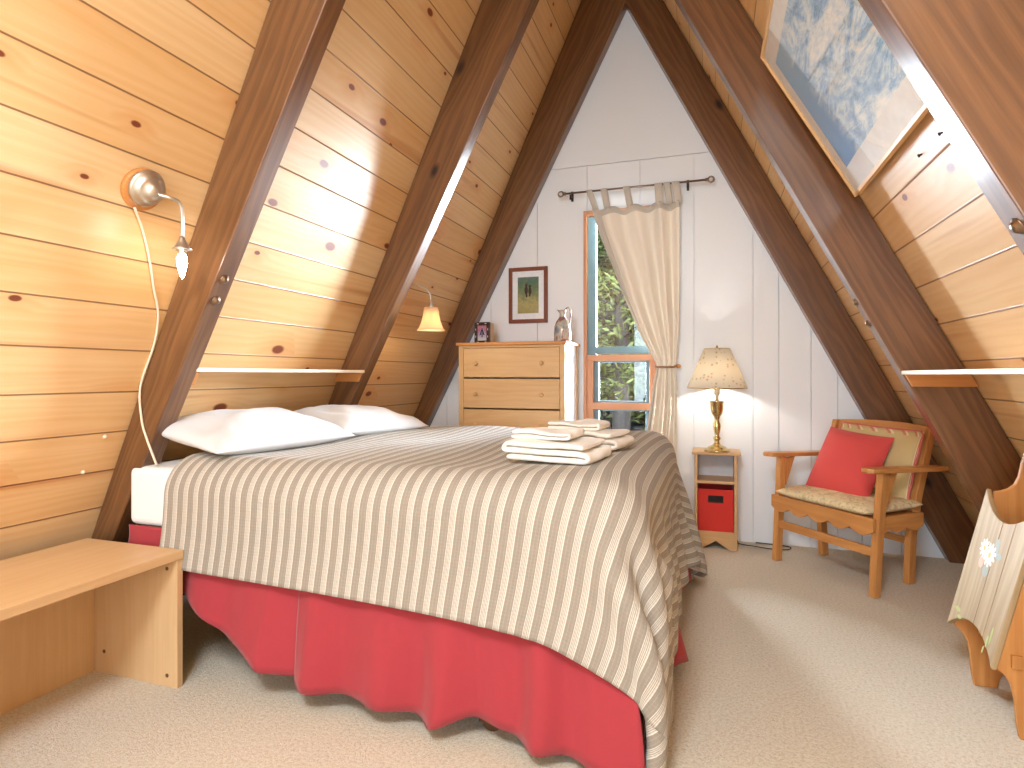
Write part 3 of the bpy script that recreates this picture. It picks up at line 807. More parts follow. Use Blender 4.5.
for k in range(6):
    hgt = .1985 if k < 5 else .17
    z1 = z - .003; z0 = z1 - hgt
    dr = obj('drawer', MB().box((-hw + .036, -hd + .004, z0), (hw - .036, -hd + .30, z1), (1, 0, 0)), M['honey'], d, bevel=.003)
    for x in (-.246, .222):
        kb = MB(); kb.lathe([(0, 0), (.007, 0), (.006, .008), (.012, .013), (.0145, .019), (.012, .025), (0, .027)], axes((x, -hd + .004, (z0 + z1) / 2 - .005), (1, 0, 0), (0, 0, 1), (0, -1, 0)), 16)
        obj('knob', kb, M['honey'], dr)
    z = z0 - .0075
    if z < .25: break

# small standing picture frame on the dresser
pf = thing('photo_frame', 'small dark carved standing photo frame on the dresser corner', 'photo frame', (-1.545, 3.93, dt_), R(-3))
mb = MB(); w2, h2 = .115, .152
mb.box((-w2 / 2, -.012, 0), (-w2 / 2 + .022, .012, h2)); mb.box((w2 / 2 - .022, -.012, 0), (w2 / 2, .012, h2))
mb.box((-w2 / 2 + .022, -.012, 0), (w2 / 2 - .022, .012, .022)); mb.box((-w2 / 2 + .022, -.012, h2 - .022), (w2 / 2 - .022, .012, h2))
obj('frame', mb, plain('dark_carved_frame', (58, 26, 22), .4), pf, bevel=.002)
mb = MB(); mb.grid(lambda a, b_: ((a - .5) * (w2 - .042), -.004, .02 + b_ * (h2 - .04)), 1, 1, False)
pc = obj('picture', mb, M['smallart'], pf)
mb = MB(); mb.add([(-.026, -.005, .062), (.026, -.005, .062), (0, -.005, .122)], [(0, 1, 2)]); obj('painted_shape', mb, M['cream'], pc)
mb = MB(); mb.add([(-.022, -.006, .062), (-.006, -.006, .062), (-.003, -.006, .112)], [(0, 1, 2)]).add([(.022, -.006, .062), (.006, -.006, .062), (.003, -.006, .112)], [(0, 1, 2)]).add([(-.004, -.006, .045), (.004, -.006, .045), (.004, -.006, .115), (-.004, -.006, .115)], [(0, 1, 2, 3)])
obj('painted_shape', mb, M['indigo'], pc)
mb = MB()
def inlay(x, zz, a, b): obj('inlay', MB().add([(x - a, -.0128, zz), (x, -.0128, zz - b), (x + a, -.0128, zz), (x, -.0128, zz + b)], [(0, 1, 2, 3)]), M['cream'], pf)
for x in (-.03, .03):
    for zz in (.0105, h2 - .011): inlay(x, zz, .010, .004)
for zz in (.05, .1):
    for x in (-w2 / 2 + .011, w2 / 2 - .011): inlay(x, zz, .003, .011)
obj('box_back', MB().box((-w2 / 2 + .004, .012, 0), (w2 / 2 - .002, .075, h2 - .004), (0, 0, 1)), M['honey'], pf, bevel=.001)

# ceramic jug on the dresser
j = thing('ceramic_jug', 'mottled blue and brown ceramic jug with a tall loop handle on the dresser', 'jug', (-.965, 3.96, dt_))
mb = MB(); mb.lathe([(0, 0), (.052, 0), (.058, .012), (.059, .07), (.055, .11), (.042, .145), (.024, .17), (.019, .19), (.021, .21), (.026, .222), (.022, .222), (.015, .2), (.014, .17)], T(-.004, 0, 0), 32)
mb.add([(-.024, -.012, .222), (-.045, 0, .226), (-.024, .012, .222), (-.022, 0, .200)], [(0, 1, 3), (1, 2, 3), (0, 2, 1)], smooth=True)
obj('body', mb, M['jug'], j)
obj('handle', MB().tube(smoothpath([(.012, 0, .19), (.018, 0, .225), (.036, 0, .238), (.05, 0, .22), (.052, 0, .17), (.048, 0, .118)], 6), .0055), M['jug'], j)

# framed meadow picture on the end wall
def wall_picture():
    x0, x1, z0, z1 = -1.437, -1.138, 1.484, 1.896; cx, cz = (x0 + x1) / 2, (z0 + z1) / 2
    t = thing('framed_picture', 'meadow picture in red-brown frame with white mat on the end wall', 'picture', (cx, D, cz))
    w, h = (x1 - x0) / 2, (z1 - z0) / 2; f = .028; mb = MB()
    mb.box((-w, -.022, -h), (-w + f, -.001, h)); mb.box((w - f, -.022, -h), (w, -.001, h)); mb.box((-w + f, -.022, -h), (w - f, -.001, -h + f)); mb.box((-w + f, -.022, h - f), (w - f, -.001, h))
    obj('frame', mb, M['mahog'], t, bevel=.003)
    obj('mat', MB().box((-w + f, -.011, -h + f), (w - f, -.002, h - f)), M['mat'], t)
    pw, ph = .081, .134; mb = MB(); mb.grid(lambda a, b: ((a - .5) * 2 * pw, -.0115, (b - .5) * 2 * ph), 1, 1, False)
    p = obj('picture', mb, M['meadow'], t)
    mb = MB()
    def blob(cx, cz, rx, rz, n=14): mb.add([(cx + rx * math.cos(2 * PI * k / n), -.0120, cz + rz * math.sin(2 * PI * k / n)) for k in range(n)], [tuple(range(n))])
    for q in ((-.015, .035, .013, .034), (-.014, .072, .009, .012), (-.020, .085, .003, .004), (-.008, .085, .003, .004), (.014, .030, .012, .030), (.014, .062, .009, .011), (.008, .073, .003, .004), (.020, .073, .003, .004), (-.012, -.005, .008, .012), (.012, -.002, .007, .010)): blob(*q)
    obj('painted_animals', mb, M['bear'], p)
    obj('glass', MB().box((-w + f, -.0155, -h + f), (w - f, -.0145, h - f)), M['pglass'], t)
wall_picture()

# ------------------------------------------------------------------ curtain rod and curtain
rz = 2.392; ry = 4.135
t = thing('curtain_rod', 'thin bronze curtain rod with ring finials above the window', 'curtain rod', (-.52, ry, rz))
x0, x1 = -1.0, -.03
obj('rod', MB().tube([(x0 + .52, 0, 0), (x1 + .52, 0, 0)], .0068, 12), M['rod'], t)
for x, sg in ((x0, -1), (x1, 1)):
    m_ = MB(); c = V((x + .52 + sg * .024, 0, 0)); ring = [c + V((.018 * math.cos(a), 0, .018 * math.sin(a))) for a in [2 * PI * k / 18 for k in range(19)]]
    m_.tube(ring, .006, 8); m_.tube([(x + .52 - sg * .012, 0, 0), (x + .52 + sg * .008, 0, 0)], .012, 12)
    obj('finial', m_, M['rod'], t)
for x in (-.955, -.155):
    m_ = MB(); m_.box((x + .512, .062, -.04), (x + .528, .0735, .03)); m_.tube([(x + .52, .064, -.012), (x + .52, .02, -.016), (x + .52, 0, -.013)], .005, 8)
    m_.tube([(x + .52, 0, -.01), (x + .52, 0, -.045)], .006, 8)
    obj('bracket', m_, M['dark'], t)

def curtain():
    t = thing('curtain', 'beige tab-top curtain tied back to one side of the window', 'curtain', (-.5, ry, 0)); ox = -.5
    ZS = [2.262, 2.20, 2.071, 1.864, 1.617, 1.374, 1.19, 1.158, 1.12, 1.066, .95, .862, .657, .4, .03]
    XL = [-.800, -.782, -.740, -.655, -.565, -.460, -.362, -.352, -.358, -.372, -.388, -.400, -.430, -.445, -.45]
    XR = [-.203, -.203, -.203, -.203, -.206, -.212, -.229, -.245, -.232, -.226, -.222, -.222, -.226, -.235, -.24]
    def fn(a, b):
        z = 2.262 + (.03 - 2.262) * b
        zt = z
        # top edge swags a little between tabs
        l, r = np.interp(-z, [-q for q in ZS], XL), np.interp(-z, [-q for q in ZS], XR)
        top = min(1, max(0, (z - 1.16) / 1.1)); tie = math.exp(-((z - 1.16) / .12) ** 2)
        aa = a ** (1 + .35 * (1 - top)) if z > 1.16 else a
        x = l + (r - l) * aa
        ph = aa * 3.6 * 2 * PI + 1.3 * nz(a * 2.5, z * .6)
        amp = (.030 * (1 - .60 * top) + .006) * (1 - .45 * tie)
        y = amp * math.sin(ph) + .008 * nz(a * 9, z * 2.5, 3) - .010 * tie
        # heavier gathered folds in the straight right part
        if z > 1.2: y += .016 * max(0, (a - .62) / .38) * math.sin(a * 38)
        z += (.010 * math.cos(a * 4 * 2 * PI)) * max(0, 1 - b * 12)
        return (x - ox, max(-.06, min(.052, y)), z)
    mb = MB(); mb.grid(fn, 130, 110, uvs=(1.2, 2.3))
    o = obj('cloth', mb, M['curtain'], t, solid=.0015)
    def band(a, b):     # stitched border along the leading edge
        q = fn(a * .10, b); return (q[0] - .002, q[1] - .004, q[2])
    mb = MB(); mb.grid(band, 8, 110); obj('leading_hem', mb, M['curtband'], t, solid=.001)
    def hem(a, b):
        q = fn(a, b * .020); return (q[0], q[1] - .004, q[2])
    mb = MB(); mb.grid(hem, 130, 4); obj('top_hem', mb, M['curtband'], t, solid=.001)
    for a0, x0, wd in ((.02, -.818, .042), (.16, -.715, .045), (.42, -.560, .046), (.75, -.345, .052), (.86, -.290, .045), (.95, -.232, .052)):
        q = fn(a0 + .03, 0); m_ = MB()
        pr = []
        for k in range(9):
            an = PI * k / 8; pr.append((-.011 * math.cos(an), rz + .011 * math.sin(an)))
        pr = [(q[1] - .003, q[2] - .012)] + pr + [(q[1] + .003, q[2] - .012)]
        qx = q[0] + ox
        def tf(a, b):
            i = min(int(a * (len(pr) - 1)), len(pr) - 2); f = a * (len(pr) - 1) - i
            y = pr[i][0] + (pr[i + 1][0] - pr[i][0]) * f; z = pr[i][1] + (pr[i + 1][1] - pr[i][1]) * f
            s = max(0, min(1, (rz - z) / (rz - 2.26))); xc = (x0 + (qx - x0) * s) - ox
            return (xc + (b - .5) * wd, y, z)
        m_.grid(tf, len(pr) - 1, 3); obj('tab', m_, M['curtband'], t, solid=.0012)
    m_ = MB()
    pts = [V((-.298 + .066 * math.cos(a) - ox, -.004 + .044 * math.sin(a), 1.158 + .006 * math.sin(a))) for a in [2 * PI * k / 28 for k in range(29)]]
    m_.tube(pts, .007, 8); obj('tieback', m_, plain('brown_tieback_cord', (150, 108, 74), .7), t)
curtain()
t = thing('curtain_holdback', 'small brown knob on the wall holding the curtain tie', 'holdback', (-.215, D, 1.16))
m_ = MB(); m_.lathe([(0, 0), (.014, 0), (.014, .004), (.006, .008), (.006, .05), (.014, .056), (.016, .064), (.010, .07), (0, .071)], axes((0, 0, 0), (1, 0, 0), (0, 0, 1), (0, -1, 0)), 16)
obj('peg', m_, M['oak'], t)

# ------------------------------------------------------------------ nightstand, bin, table lamp
nx0, nx1, ny0, ny1, nt = -.106, .150, 3.965, 4.195, .612
n_ = thing('nightstand', 'narrow pine nightstand with open shelf by the end wall', 'nightstand', ((nx0 + nx1) / 2, (ny0 + ny1) / 2, 0))
hw, hd = (nx1 - nx0) / 2, (ny1 - ny0) / 2
obj('top_board', MB().box((-hw - .016, -hd - .012, nt - .017), (hw + .022, hd, nt), (1, 0, 0)), M['honey'], n_, bevel=.003)
for s in (-1, 1): obj('side_panel', MB().box((min(s * hw, s * (hw - .018)), -hd, 0), (max(s * hw, s * (hw - .018)), hd, nt - .017), (0, 0, 1)), M['honey'], n_, bevel=.001)
obj('shelf', MB().box((-hw + .018, -hd + .004, .412), (hw - .018, hd - .006, .43), (1, 0, 0)), M['honey'], n_, bevel=.001)
obj('bottom_shelf', MB().box((-hw + .018, -hd + .006, .095), (hw - .018, hd - .006, .11), (1, 0, 0)), M['honey'], n_)
obj('back_panel', MB().box((-hw + .018, hd - .006, .095), (hw - .018, hd, nt - .017)), plain('grey_white_back', (206, 206, 210), .5), n_)
P = [(-hw + .018, 0), (-hw + .045, .0), (-.0, .052), (hw - .045, 0), (hw - .018, 0), (hw - .018, .095), (-hw + .018, .095)]
obj('plinth', MB().prism(P, .014, axes((0, -hd + .016, 0), (1, 0, 0), (0, 0, 1), (0, -1, 0))), M['honey'], n_)
bn = thing('storage_bin', 'red cloth storage bin inside the nightstand', 'bin', ((nx0 + nx1) / 2, ny0 + .11, .11))
bw2 = hw - .022; bh = .265
mb = MB(); yf, yb = -.10, .10; hz0, hz1, hx = .185, .222, .042
# front face with a cut hand hole, then sides, back, bottom
for a in ((-bw2, 0, bw2, hz0), (-bw2, hz1, bw2, bh), (-bw2, hz0, -hx, hz1), (hx, hz0, bw2, hz1)): mb.box((a[0], yf, a[1]), (a[2], yf + .004, a[3]))
mb.box((-bw2, yf + .004, 0), (-bw2 + .004, yb, bh)); mb.box((bw2 - .004, yf + .004, 0), (bw2, yb, bh)); mb.box((-bw2 + .004, yb - .004, 0), (bw2 - .004, yb, bh)); mb.box((-bw2 + .004, yf + .004, 0), (bw2 - .004, yb - .004, .004))
obj('bin_walls', mb, M['redbin'], bn)
mb = MB()
for a in ((-hx - .004, hz0 - .004, hx + .004, hz0), (-hx - .004, hz1, hx + .004, hz1 + .004), (-hx - .004, hz0, -hx, hz1), (hx, hz0, hx + .004, hz1)): mb.box((a[0], yf - .0015, a[1]), (a[2], yf, a[3]))
obj('handle_grommet', mb, M['black'], bn)
obj('hole_shade', MB().box((-hx - .003, yf + .0045, hz0 - .003), (hx + .003, yf + .006, hz1 + .003)), M['black'], bn)  # black sheet behind the cut hole paints the bin's inner shade

lx, ly = .030, 4.013
lp = thing('table_lamp', 'lit brass table lamp with cream floral shade on the nightstand', 'lamp', (lx, ly, nt))
prof = [(0, 0), (.078, 0), (.080, .008), (.074, .014), (.060, .018), (.056, .028), (.044, .034), (.030, .040), (.018, .052), (.014, .070), (.022, .078), (.024, .086), (.016, .094), (.013, .105), (.019, .130), (.024, .160), (.022, .175), (.013, .195), (.011, .205), (.018, .212), (.016, .218), (.022, .228), (.033, .242), (.040, .27), (.041, .31), (.046, .315), (.046, .320), (.030, .324), (0, .325)]
obj('brass_stem', MB().lathe(prof, None, 28), M['brass'], lp)
obj('socket', MB().lathe([(0, .325), (.010, .325), (.010, .36), (.018, .362), (.018, .41), (.013, .415), (0, .415)], None, 16), M['cordw'], lp)
zs0, zs1, rs0, rs1 = .405, .655, .182, .078
mb = MB(); mb.lathe([(rs0, zs0), (rs0 - (rs0 - rs1) * .5, (zs0 + zs1) / 2), (rs1, zs1)], None, 40, True, cap=False)
obj('lamp_shade', mb, M['shade'], lp, solid=.002)
mb = MB()
for r_, z_ in ((rs0, zs0), (rs1, zs1)): mb.tube([(r_ * math.cos(a), r_ * math.sin(a), z_) for a in [2 * PI * k / 40 for k in range(41)]], .003, 6)
for a in (0, 2.09, 4.19): mb.tube([(0, 0, zs1 - .004), (rs1 * math.cos(a), rs1 * math.sin(a), zs1)], .002, 6)
for sx in (-1, 1): mb.tube(smoothpath([(sx * .016, 0, .40), (sx * .05, 0, .47), (sx * .045, 0, .58), (0, 0, zs1 - .002)], 5), .002, 6)
obj('harp', mb, M['brass'], lp)
obj('finial', MB().lathe([(0, zs1 - .004), (.006, zs1), (.008, zs1 + .012), (.003, zs1 + .022), (0, zs1 + .024)], None, 12), M['brass'], lp)
bulbw = emit('warm_bulb', (255, 214, 150), 9.)
obj('light_bulb', MB().lathe([(0, .415), (.012, .418), (.022, .44), (.029, .465), (.026, .49), (.012, .505), (0, .508)], None, 20), bulbw, lp)
c_ = obj('lamp_cord', MB().tube(smoothpath([(.155, 4.16, .02), (.17, 4.12, .006), (.26, 4.09, .006), (.36, 4.06, .006), (.45, 4.08, .006), (.47, 4.14, .006), (.40, 4.17, .006), (.27, 4.185, .006)], 8), .0035, 8), M['cordb'])
tag(c_, 'thin dark lamp cord looping across the carpet beside the nightstand', 'cord')

# ------------------------------------------------------------------ armchair
ca = R(-51); CO = V((.548, 3.592, 0))
ch = thing('armchair', 'small oak armchair with flat arms and scalloped seat apron', 'armchair', CO, ca)
def leg_bar(pts, w, dpt, name, bev=.004):
    """square bar through points (x,y,z), w in x and dpt in y"""
    mb = MB(); v = []
    for x, y, z in pts: v += [(x - w / 2, y - dpt / 2, z), (x + w / 2, y - dpt / 2, z), (x + w / 2, y + dpt / 2, z), (x - w / 2, y + dpt / 2, z)]
    n = len(pts); f = [(3, 2, 1, 0), tuple(4 * (n - 1) + k for k in range(4))]
    for i in range(n - 1):
        for k in range(4): f.append((4 * i + k, 4 * i + (k + 1) % 4, 4 * i + 4 + (k + 1) % 4, 4 * i + 4 + k))
    mb.add(v, f, (0, 0, 1)); return obj(name, mb, M['oak'], ch, bevel=bev)
for s in (-1, 1):
    leg_bar([(s * .315, 0.02, 0), (s * .318, .04, .30), (s * .325, .065, .615)], .036, .044, 'front_leg')
    leg_bar([(s * .268 - .03, .370, 0), (s * .280 - .026, .36, .25), (s * .285 - .024, .39, .45), (s * .287 - .024, .50, .825)], .034, .05, 'rear_leg')
    # arm: long flat board with rounded front
    P = [(-.035, .50), (-.038, .10), (-.042, .0), (-.036, -.04), (-.015, -.055), (.015, -.055), (.036, -.04), (.042, .0), (.038, .10), (.035, .50)]
    mb = MB(); mb.prism(P, .024, axes((s * .325, .0, .618), (1, 0, 0), (0, 1, -.03), (0, 0, 1)), (0, 1, 0))
    obj('arm', mb, M['oak'], ch, bevel=.005)
    # wedge bracket under the arm
    mb = MB(); mb.prism([(.09, .60), (.16, .615), (.09, .44)], .018, axes((s * .322 - .009, 0, 0), (0, 1, 0), (0, 0, 1), (1, 0, 0)), (0, 1, 0)); obj('arm_bracket', mb, M['oak'], ch, bevel=.002)
def scallop(x0, x1, n, zt, zb, dip):
    P = [(x0, zt), (x0, zb)]; L = (x1 - x0) / n
    for k in range(n):
        for q in range(1, 8):
            a = PI * q / 8; P.append((x0 + L * (k + q / 8), zb - dip * math.sin(a)))
        P.append((x0 + L * (k + 1), zb))
    P.append((x1, zt)); return P[::-1]
mb = MB(); mb.prism(scallop(-.33, .33, 5, .392, .325, .026), .02, axes((0, .012, 0), (1, 0, 0), (0, 0, 1), (0, -1, 0))); obj('apron', mb, M['oak'], ch, bevel=.002)
for s in (-1, 1):
    mb = MB(); mb.prism(scallop(.012, .375, 3, .39, .325, .022), .02, axes((s * .303 - .01, 0, 0), (0, 1, 0), (0, 0, 1), (1, 0, 0))); obj('apron', mb, M['oak'], ch, bevel=.002)
mb = MB(); mb.box((-.293, .0125, .37), (.293, .375, .385)); obj('seat_board', mb, M['oak'], ch)
mb = MB(); mb.box((-.30, .022, .195), (.30, .044, .24)); obj('stretcher', mb, M['oak'], ch, bevel=.003)
mb = MB(); mb.box((-.27, .35, .21), (.27, .37, .245)); obj('stretcher', mb, M['oak'], ch, bevel=.003)
def rail(z0, z1, y0, y1, bow, name):
    mb = MB(); n = 14; v = []
    for i in range(n + 1):
        x = -.270 + .540 * i / n; c = bow * (1 - (x / .276) ** 2); up = .012 * (1 - (x / .276) ** 2)
        xx = x - .024; v += [(xx, y0 + c, z0), (xx, y1 + c, z1 + up), (xx, y1 + c + .02, z1 + up), (xx, y0 + c + .02, z0)]
    f = [(3, 2, 1, 0), tuple(4 * n + k for k in range(4))]
    for i in range(n):
        for k in range(4): f.append((4 * i + k, 4 * i + (k + 1) % 4, 4 * i + 4 + (k + 1) % 4, 4 * i + 4 + k))
    f = [q[::-1] for q in f]; mb.add(v, f, (1, 0, 0)); obj(name, mb, M['oak'], ch, bevel=.003)
rail(.735, .825, .468, .495, .018, 'top_rail'); rail(.60, .66, .43, .447, .012, 'back_rail'); rail(.46, .51, .392, .406, .010, 'back_rail')
for x, z in ((.315, .345), (.315, .365)):
    for s in (1, -1):
        k = MB(); k.lathe([(0, 0), (.006, 0), (.005, .002), (0, .0025)], axes((s * (x + .0195), .044, z), (0, 1, 0), (0, 0, 1), (s, 0, 0)), 10); obj('dowel', k, M['dark'], ch)
CW = Matrix.Translation(CO) @ Matrix.Rotation(ca, 4, 'Z')
def on_chair(o, org, xa, na):
    xa = V(xa).normalized(); na = V(na).normalized(); ya = na.cross(xa).normalized(); xa = ya.cross(na)
    o.matrix_world = CW @ axes(org, xa, ya, na)
def boxcushion(w, h, t, seed):
    """flat seat pad with rounded sides"""
    mb = MB(); n = 22
    for sgn in (1, -1):
        def fn(a, b):
            a = .5 - .5 * math.cos(PI * a); b = .5 - .5 * math.cos(PI * b); x, y = 2 * a - 1, 2 * b - 1
            e = (1 - abs(x) ** 10) * (1 - abs(y) ** 8)
            z = t / 2 * max(0, e) ** .5 * (1 + .12 * nz(x * 3, y * 3, seed)) + .10 * t * (1 - x * x) * (1 - y * y)
            return (x * w / 2, y * h / 2, sgn * z * (1 if sgn > 0 else .9))
        mb.grid(fn, n, n, uvs=(w, h), flip=sgn < 0)
    return mb
o = weld(obj('seat_cushion', boxcushion(.595, .40, .062, 2.), M['seatcloth'], None, sub=1)); on_chair(o, (0, .195, .420), (1, 0, 0), (0, -.03, 1)); tag(o, 'flat cream floral seat cushion on the armchair seat', 'cushion')
t = thing('back_cushion', 'tan cushion with pink and cream stripes leaning on the armchair back', 'cushion')
on_chair(t, (.015, .385, .615), (1, 0, -.03), (0, -1, .30))
weld(obj('pad', cushion(.50, .40, .10, 3., wrinkle=.006, pinch=.03), M['backcloth'], t, sub=1))
m_ = MB(); pts = []
for k in range(60):
    a = 2 * PI * k / 60; cx, sy = math.cos(a), math.sin(a); q = max(abs(cx), abs(sy)); x, y = cx / q, sy / q
    pts.append((x * .25 * (1 - .03 * (1 - abs(y) ** 2.2)) * 1.01, y * .20 * (1 - .03 * (1 - abs(x) ** 2.2)) * 1.01 , .004 * math.sin(k * 1.3)))
pts.append(pts[0]); m_.tube(pts, .007, 6); obj('piping', m_, plain('pink_red_piping', (204, 110, 96), .8), t)
o = weld(obj('throw_pillow', cushion(.40, .40, .15, 9., wrinkle=.006, pinch=.05), M['redpillow'], None, sub=1)); on_chair(o, (-.035, .255, .600), (1, .02, -.08), (.05, -1, .50)); tag(o, 'plain red square throw pillow on the armchair', 'pillow')

# ------------------------------------------------------------------ old painted magazine rack
rk = thing('magazine_rack', 'old pine magazine rack with painted daisies and scooped panels by the right slope', 'magazine rack', (1.06, 2.36, 0))
def mirror(P): return P + [(-x, z) for x, z in P[::-1]]
half = []
# left half outline of an end board (x relative to rack centre), from foot inner arch up to the raised middle
half = [(-.055, .105), (-.085, .075), (-.105, .03), (-.11, 0), (-.178, 0), (-.186, .05), (-.190, .11), (-.198, .155), (-.215, .185), (-.238, .205)]
half += [(-.118, .690)]
half += [(-.098, .694), (-.078, .702), (-.060, .718), (-.048, .745), (-.040, .79), (-.030, .83), (-.012, .85)]
EP = mirror(half)
for y in (.155, -.175):
    mb = MB(); mb.prism(EP, .02, axes((0, y + .02, 0), (1, 0, 0), (0, 0, 1), (0, -1, 0)), (0, 1, 0)); obj('end_board', mb, M['tanw'], rk, bevel=.003)
for s in (-1, 1):
    # slanted side panel: local u along y, v up the slope
    a = V((s * .240, 0, .200)); b_ = V((s * .120, 0, .695)); e = (b_ - a); L = e.length; e.normalize(); nn = V((0, -1, 0)).cross(e) * 1.0
    nout = V((s, 0, 0)); nn = (nout - e * nout.dot(e)).normalized()
    Pn = []
    y0, y1 = -.178, .178
    for k in range(13): f = k / 12; Pn.append((y0 + (y1 - y0) * f, .072 * math.sin(PI * f) ** .8))
    for k in range(13): f = k / 12; Pn.append((y1 + (y0 - y1) * f, L - .085 * math.sin(PI * f) ** .8))
    mb = MB(); A_ = axes(a, (0, 1, 0), e, nn)
    if s > 0: pass
    def cut(P_, lo, hi):
        for lim, keep in ((lo, 1), (hi, -1)):
            out = []
            for i in range(len(P_)):
                p, q = P_[i], P_[(i + 1) % len(P_)]; dp, dq = (p[0] - lim) * keep, (q[0] - lim) * keep
                if dp >= 0: out.append(p)
                if (dp >= 0) != (dq >= 0): f = dp / (dp - dq); out.append((lim, p[1] + (q[1] - p[1]) * f))
            P_ = out
        return P_
    for lo, hi in ((-.2, -.0815), (-.08, -.0015 + .0), (0, .2)): mb.prism(cut(Pn, lo, hi), .016, A_, (0, 1, 0))
    sp = obj('side_panel', mb, M['worn'], rk, bevel=.003); sp['label'] = 'worn pale panel' + (' with daisies' if s < 0 else '')
    if s < 0:
        def paint(name, polys, m, lift):
            k_ = MB()
            for P_ in polys: k_.add([a + V((0, 1, 0)) * u + e * v + nn * (.016 + lift) for u, v in P_], [tuple(range(len(P_)))])
            return obj(name, k_, m, sp)
        def petals(cu, cv, r, n, rot=0):
            out = []
            for k in range(n):
                an = rot + 2 * PI * k / n; c = (math.cos(an), math.sin(an)); p = (-c[1], c[0])
                out.append([(cu + c[0] * r * t_ + p[0] * r * w_, cv + c[1] * r * t_ + p[1] * r * w_) for t_, w_ in ((.15, -.05), (.6, -.17), (.92, -.12), (1, 0), (.92, .12), (.6, .17), (.15, .05))])
            return out
        def disc(cu, cv, ru, rv, n=12): return [(cu + ru * math.cos(2 * PI * k / n), cv + rv * math.sin(2 * PI * k / n)) for k in range(n)]
        cu, cv = .02, L * .60
        paint('painted_leaves', [disc(cu - .03, cv + .035, .016, .03), disc(cu + .0, cv - .055, .02, .022), disc(cu - .055, cv + .01, .02, .012)], M['bluep'], .0006)
        paint('painted_bud', [disc(cu + .042, cv - .035, .018, .022), disc(cu + .03, cv - .02, .012, .014)], M['pinkp'], .0008)
        paint('painted_daisy', petals(cu, cv, .042, 11) + petals(cu + .045, cv + .012, .034, 10, .3), M['daisy'], .001)
        paint('daisy_centre', [disc(cu, cv, .010, .010)], M['daisyc'], .0013); paint('daisy_centre', [disc(cu + .045, cv + .012, .008, .008)], M['daisyc'], .0013)
        paint('painted_leaves', [disc(.125, .075, .022, .008), disc(.10, .055, .018, .006), disc(-.115, .06, .006, .02), disc(-.13, .085, .006, .03), disc(-.105, .03, .005, .012)], M['leafp'], .0008)
mb = MB(); mb.box((-.17, -.15, .19), (.17, .15, .206), (0, 1, 0)); obj('floor_board', mb, M['tanw'], rk)
for s in (-1, 1):
    mb = MB(); mb.box((s * .19 - .014, -.186, .215), (s * .19 + .014, -.175, .255)); obj('tenon', mb, M['tanw'], rk, bevel=.002)

# ------------------------------------------------------------------ wall shelves
def shelf(label, side, y0, y1, z1, cl0, group=None):
    sg = 1 if side == 'R' else -1
    xi = inner(z1, side); xo = boards(z1 - .02, side) - sg * .004
    t = thing('wall_shelf', label, 'shelf', (xi, (y0 + y1) / 2, z1))
    a, b = sorted((0 + sg * .004, xo - xi))
    obj('board', MB().box((a, y0 - (y0 + y1) / 2, -.02), (b, y1 - (y0 + y1) / 2, -.004), (0, 1, 0)), M['shelfw'], t, bevel=.002)
    for y in cl0:
        zc = z1 - .02; P = [(inner(zc, side) - xi + sg * .004, -.02), (boards(zc, side) - xi - sg * .004, -.02), (boards(zc - .05, side) - xi - sg * .004, -.07), (inner(zc - .05, side) - xi + sg * .004, -.07)]
        obj('cleat', MB().prism(P, .022, axes((0, y - (y0 + y1) / 2, 0), (1, 0, 0), (0, 0, 1), (0, -1, 0))), M['honeyd'], t, bevel=.002)
shelf('narrow pale wall shelf on the left slope above the white pillows', 'L', 1.775, 2.936, 1.132, (2.936, 1.80))
shelf('narrow pale wall shelf on the right slope beside the armchair', 'R', 1.545, 2.866, 1.122, (2.866, 1.57))

# ------------------------------------------------------------------ blue print on the right slope
def slope_poster():
    y0, y1 = 1.62, 2.755
    A0 = V((.558, y1, 1.830)); B0 = V((.199, y1, 2.463)); e = (B0 - A0); L = e.length; e.normalize()
    n = V((0, -1, 0)).cross(e); n = n if n.x < 0 else -n
    ctr = (A0 + B0) / 2; ctr.y = (y0 + y1) / 2
    t = thing('framed_poster', 'large framed blue and white print hung on the right slope between rafters', 'poster')
    t.matrix_world = axes(ctr, (0, -1, 0), e, n)        # x toward viewer, y up the slope, z into the room
    if t.matrix_world.determinant() < 0: t.matrix_world = axes(ctr, (0, 1, 0), e, n)
    w, h = (y1 - y0) / 2, L / 2; f = .014; mb = MB()
    mb.box((-w, -h, -.026), (-w + f, h, .004)); mb.box((w - f, -h, -.026), (w, h, .004)); mb.box((-w + f, -h, -.026), (w - f, -h + f, .004)); mb.box((-w + f, h - f, -.026), (w - f, h, .004))
    obj('frame', mb, M['frameL'], t, bevel=.002)
    obj('mat', MB().box((-w + f, -h + f, -.022), (w - f, h - f, -.006)), M['mat'], t)
    ml, mr, mbm, mtp = .085, .085, .11, .09
    mb = MB(); mb.grid(lambda a, b: (-w + ml + a * (2 * w - ml - mr), -h + mbm + b * (2 * h - mbm - mtp), -.0052), 1, 1, False)
    obj('print', mb, M['sea'], t)
    obj('glass', MB().box((-w + f, -h + f, -.0025), (w - f, h - f, -.0005)), M['pglass'], t)
    # two hook nails under the frame
    return t
slope_poster()
for (u, lab) in ((2.20, 'small nail in the pine board under the blue print, farther from the rafter'), (2.02, 'small nail in the pine board under the blue print, closer to the upper corner rafter')):
    zq = 1.80; nn = V((-S, 0, -1)).normalized(); m_ = MB(); m_.lathe([(0, -.0), (.003, 0), (.003, .007), (.006, .008), (.005, .011), (0, .012)], axes((0, 0, 0), (0, 1, 0), nn.cross(V((0, 1, 0))), nn), 10)
    o = obj('hook_nail', m_, M['dark']); o.location = (boards(zq, 'R') - .001, u, zq); tag(o, lab, 'nail')

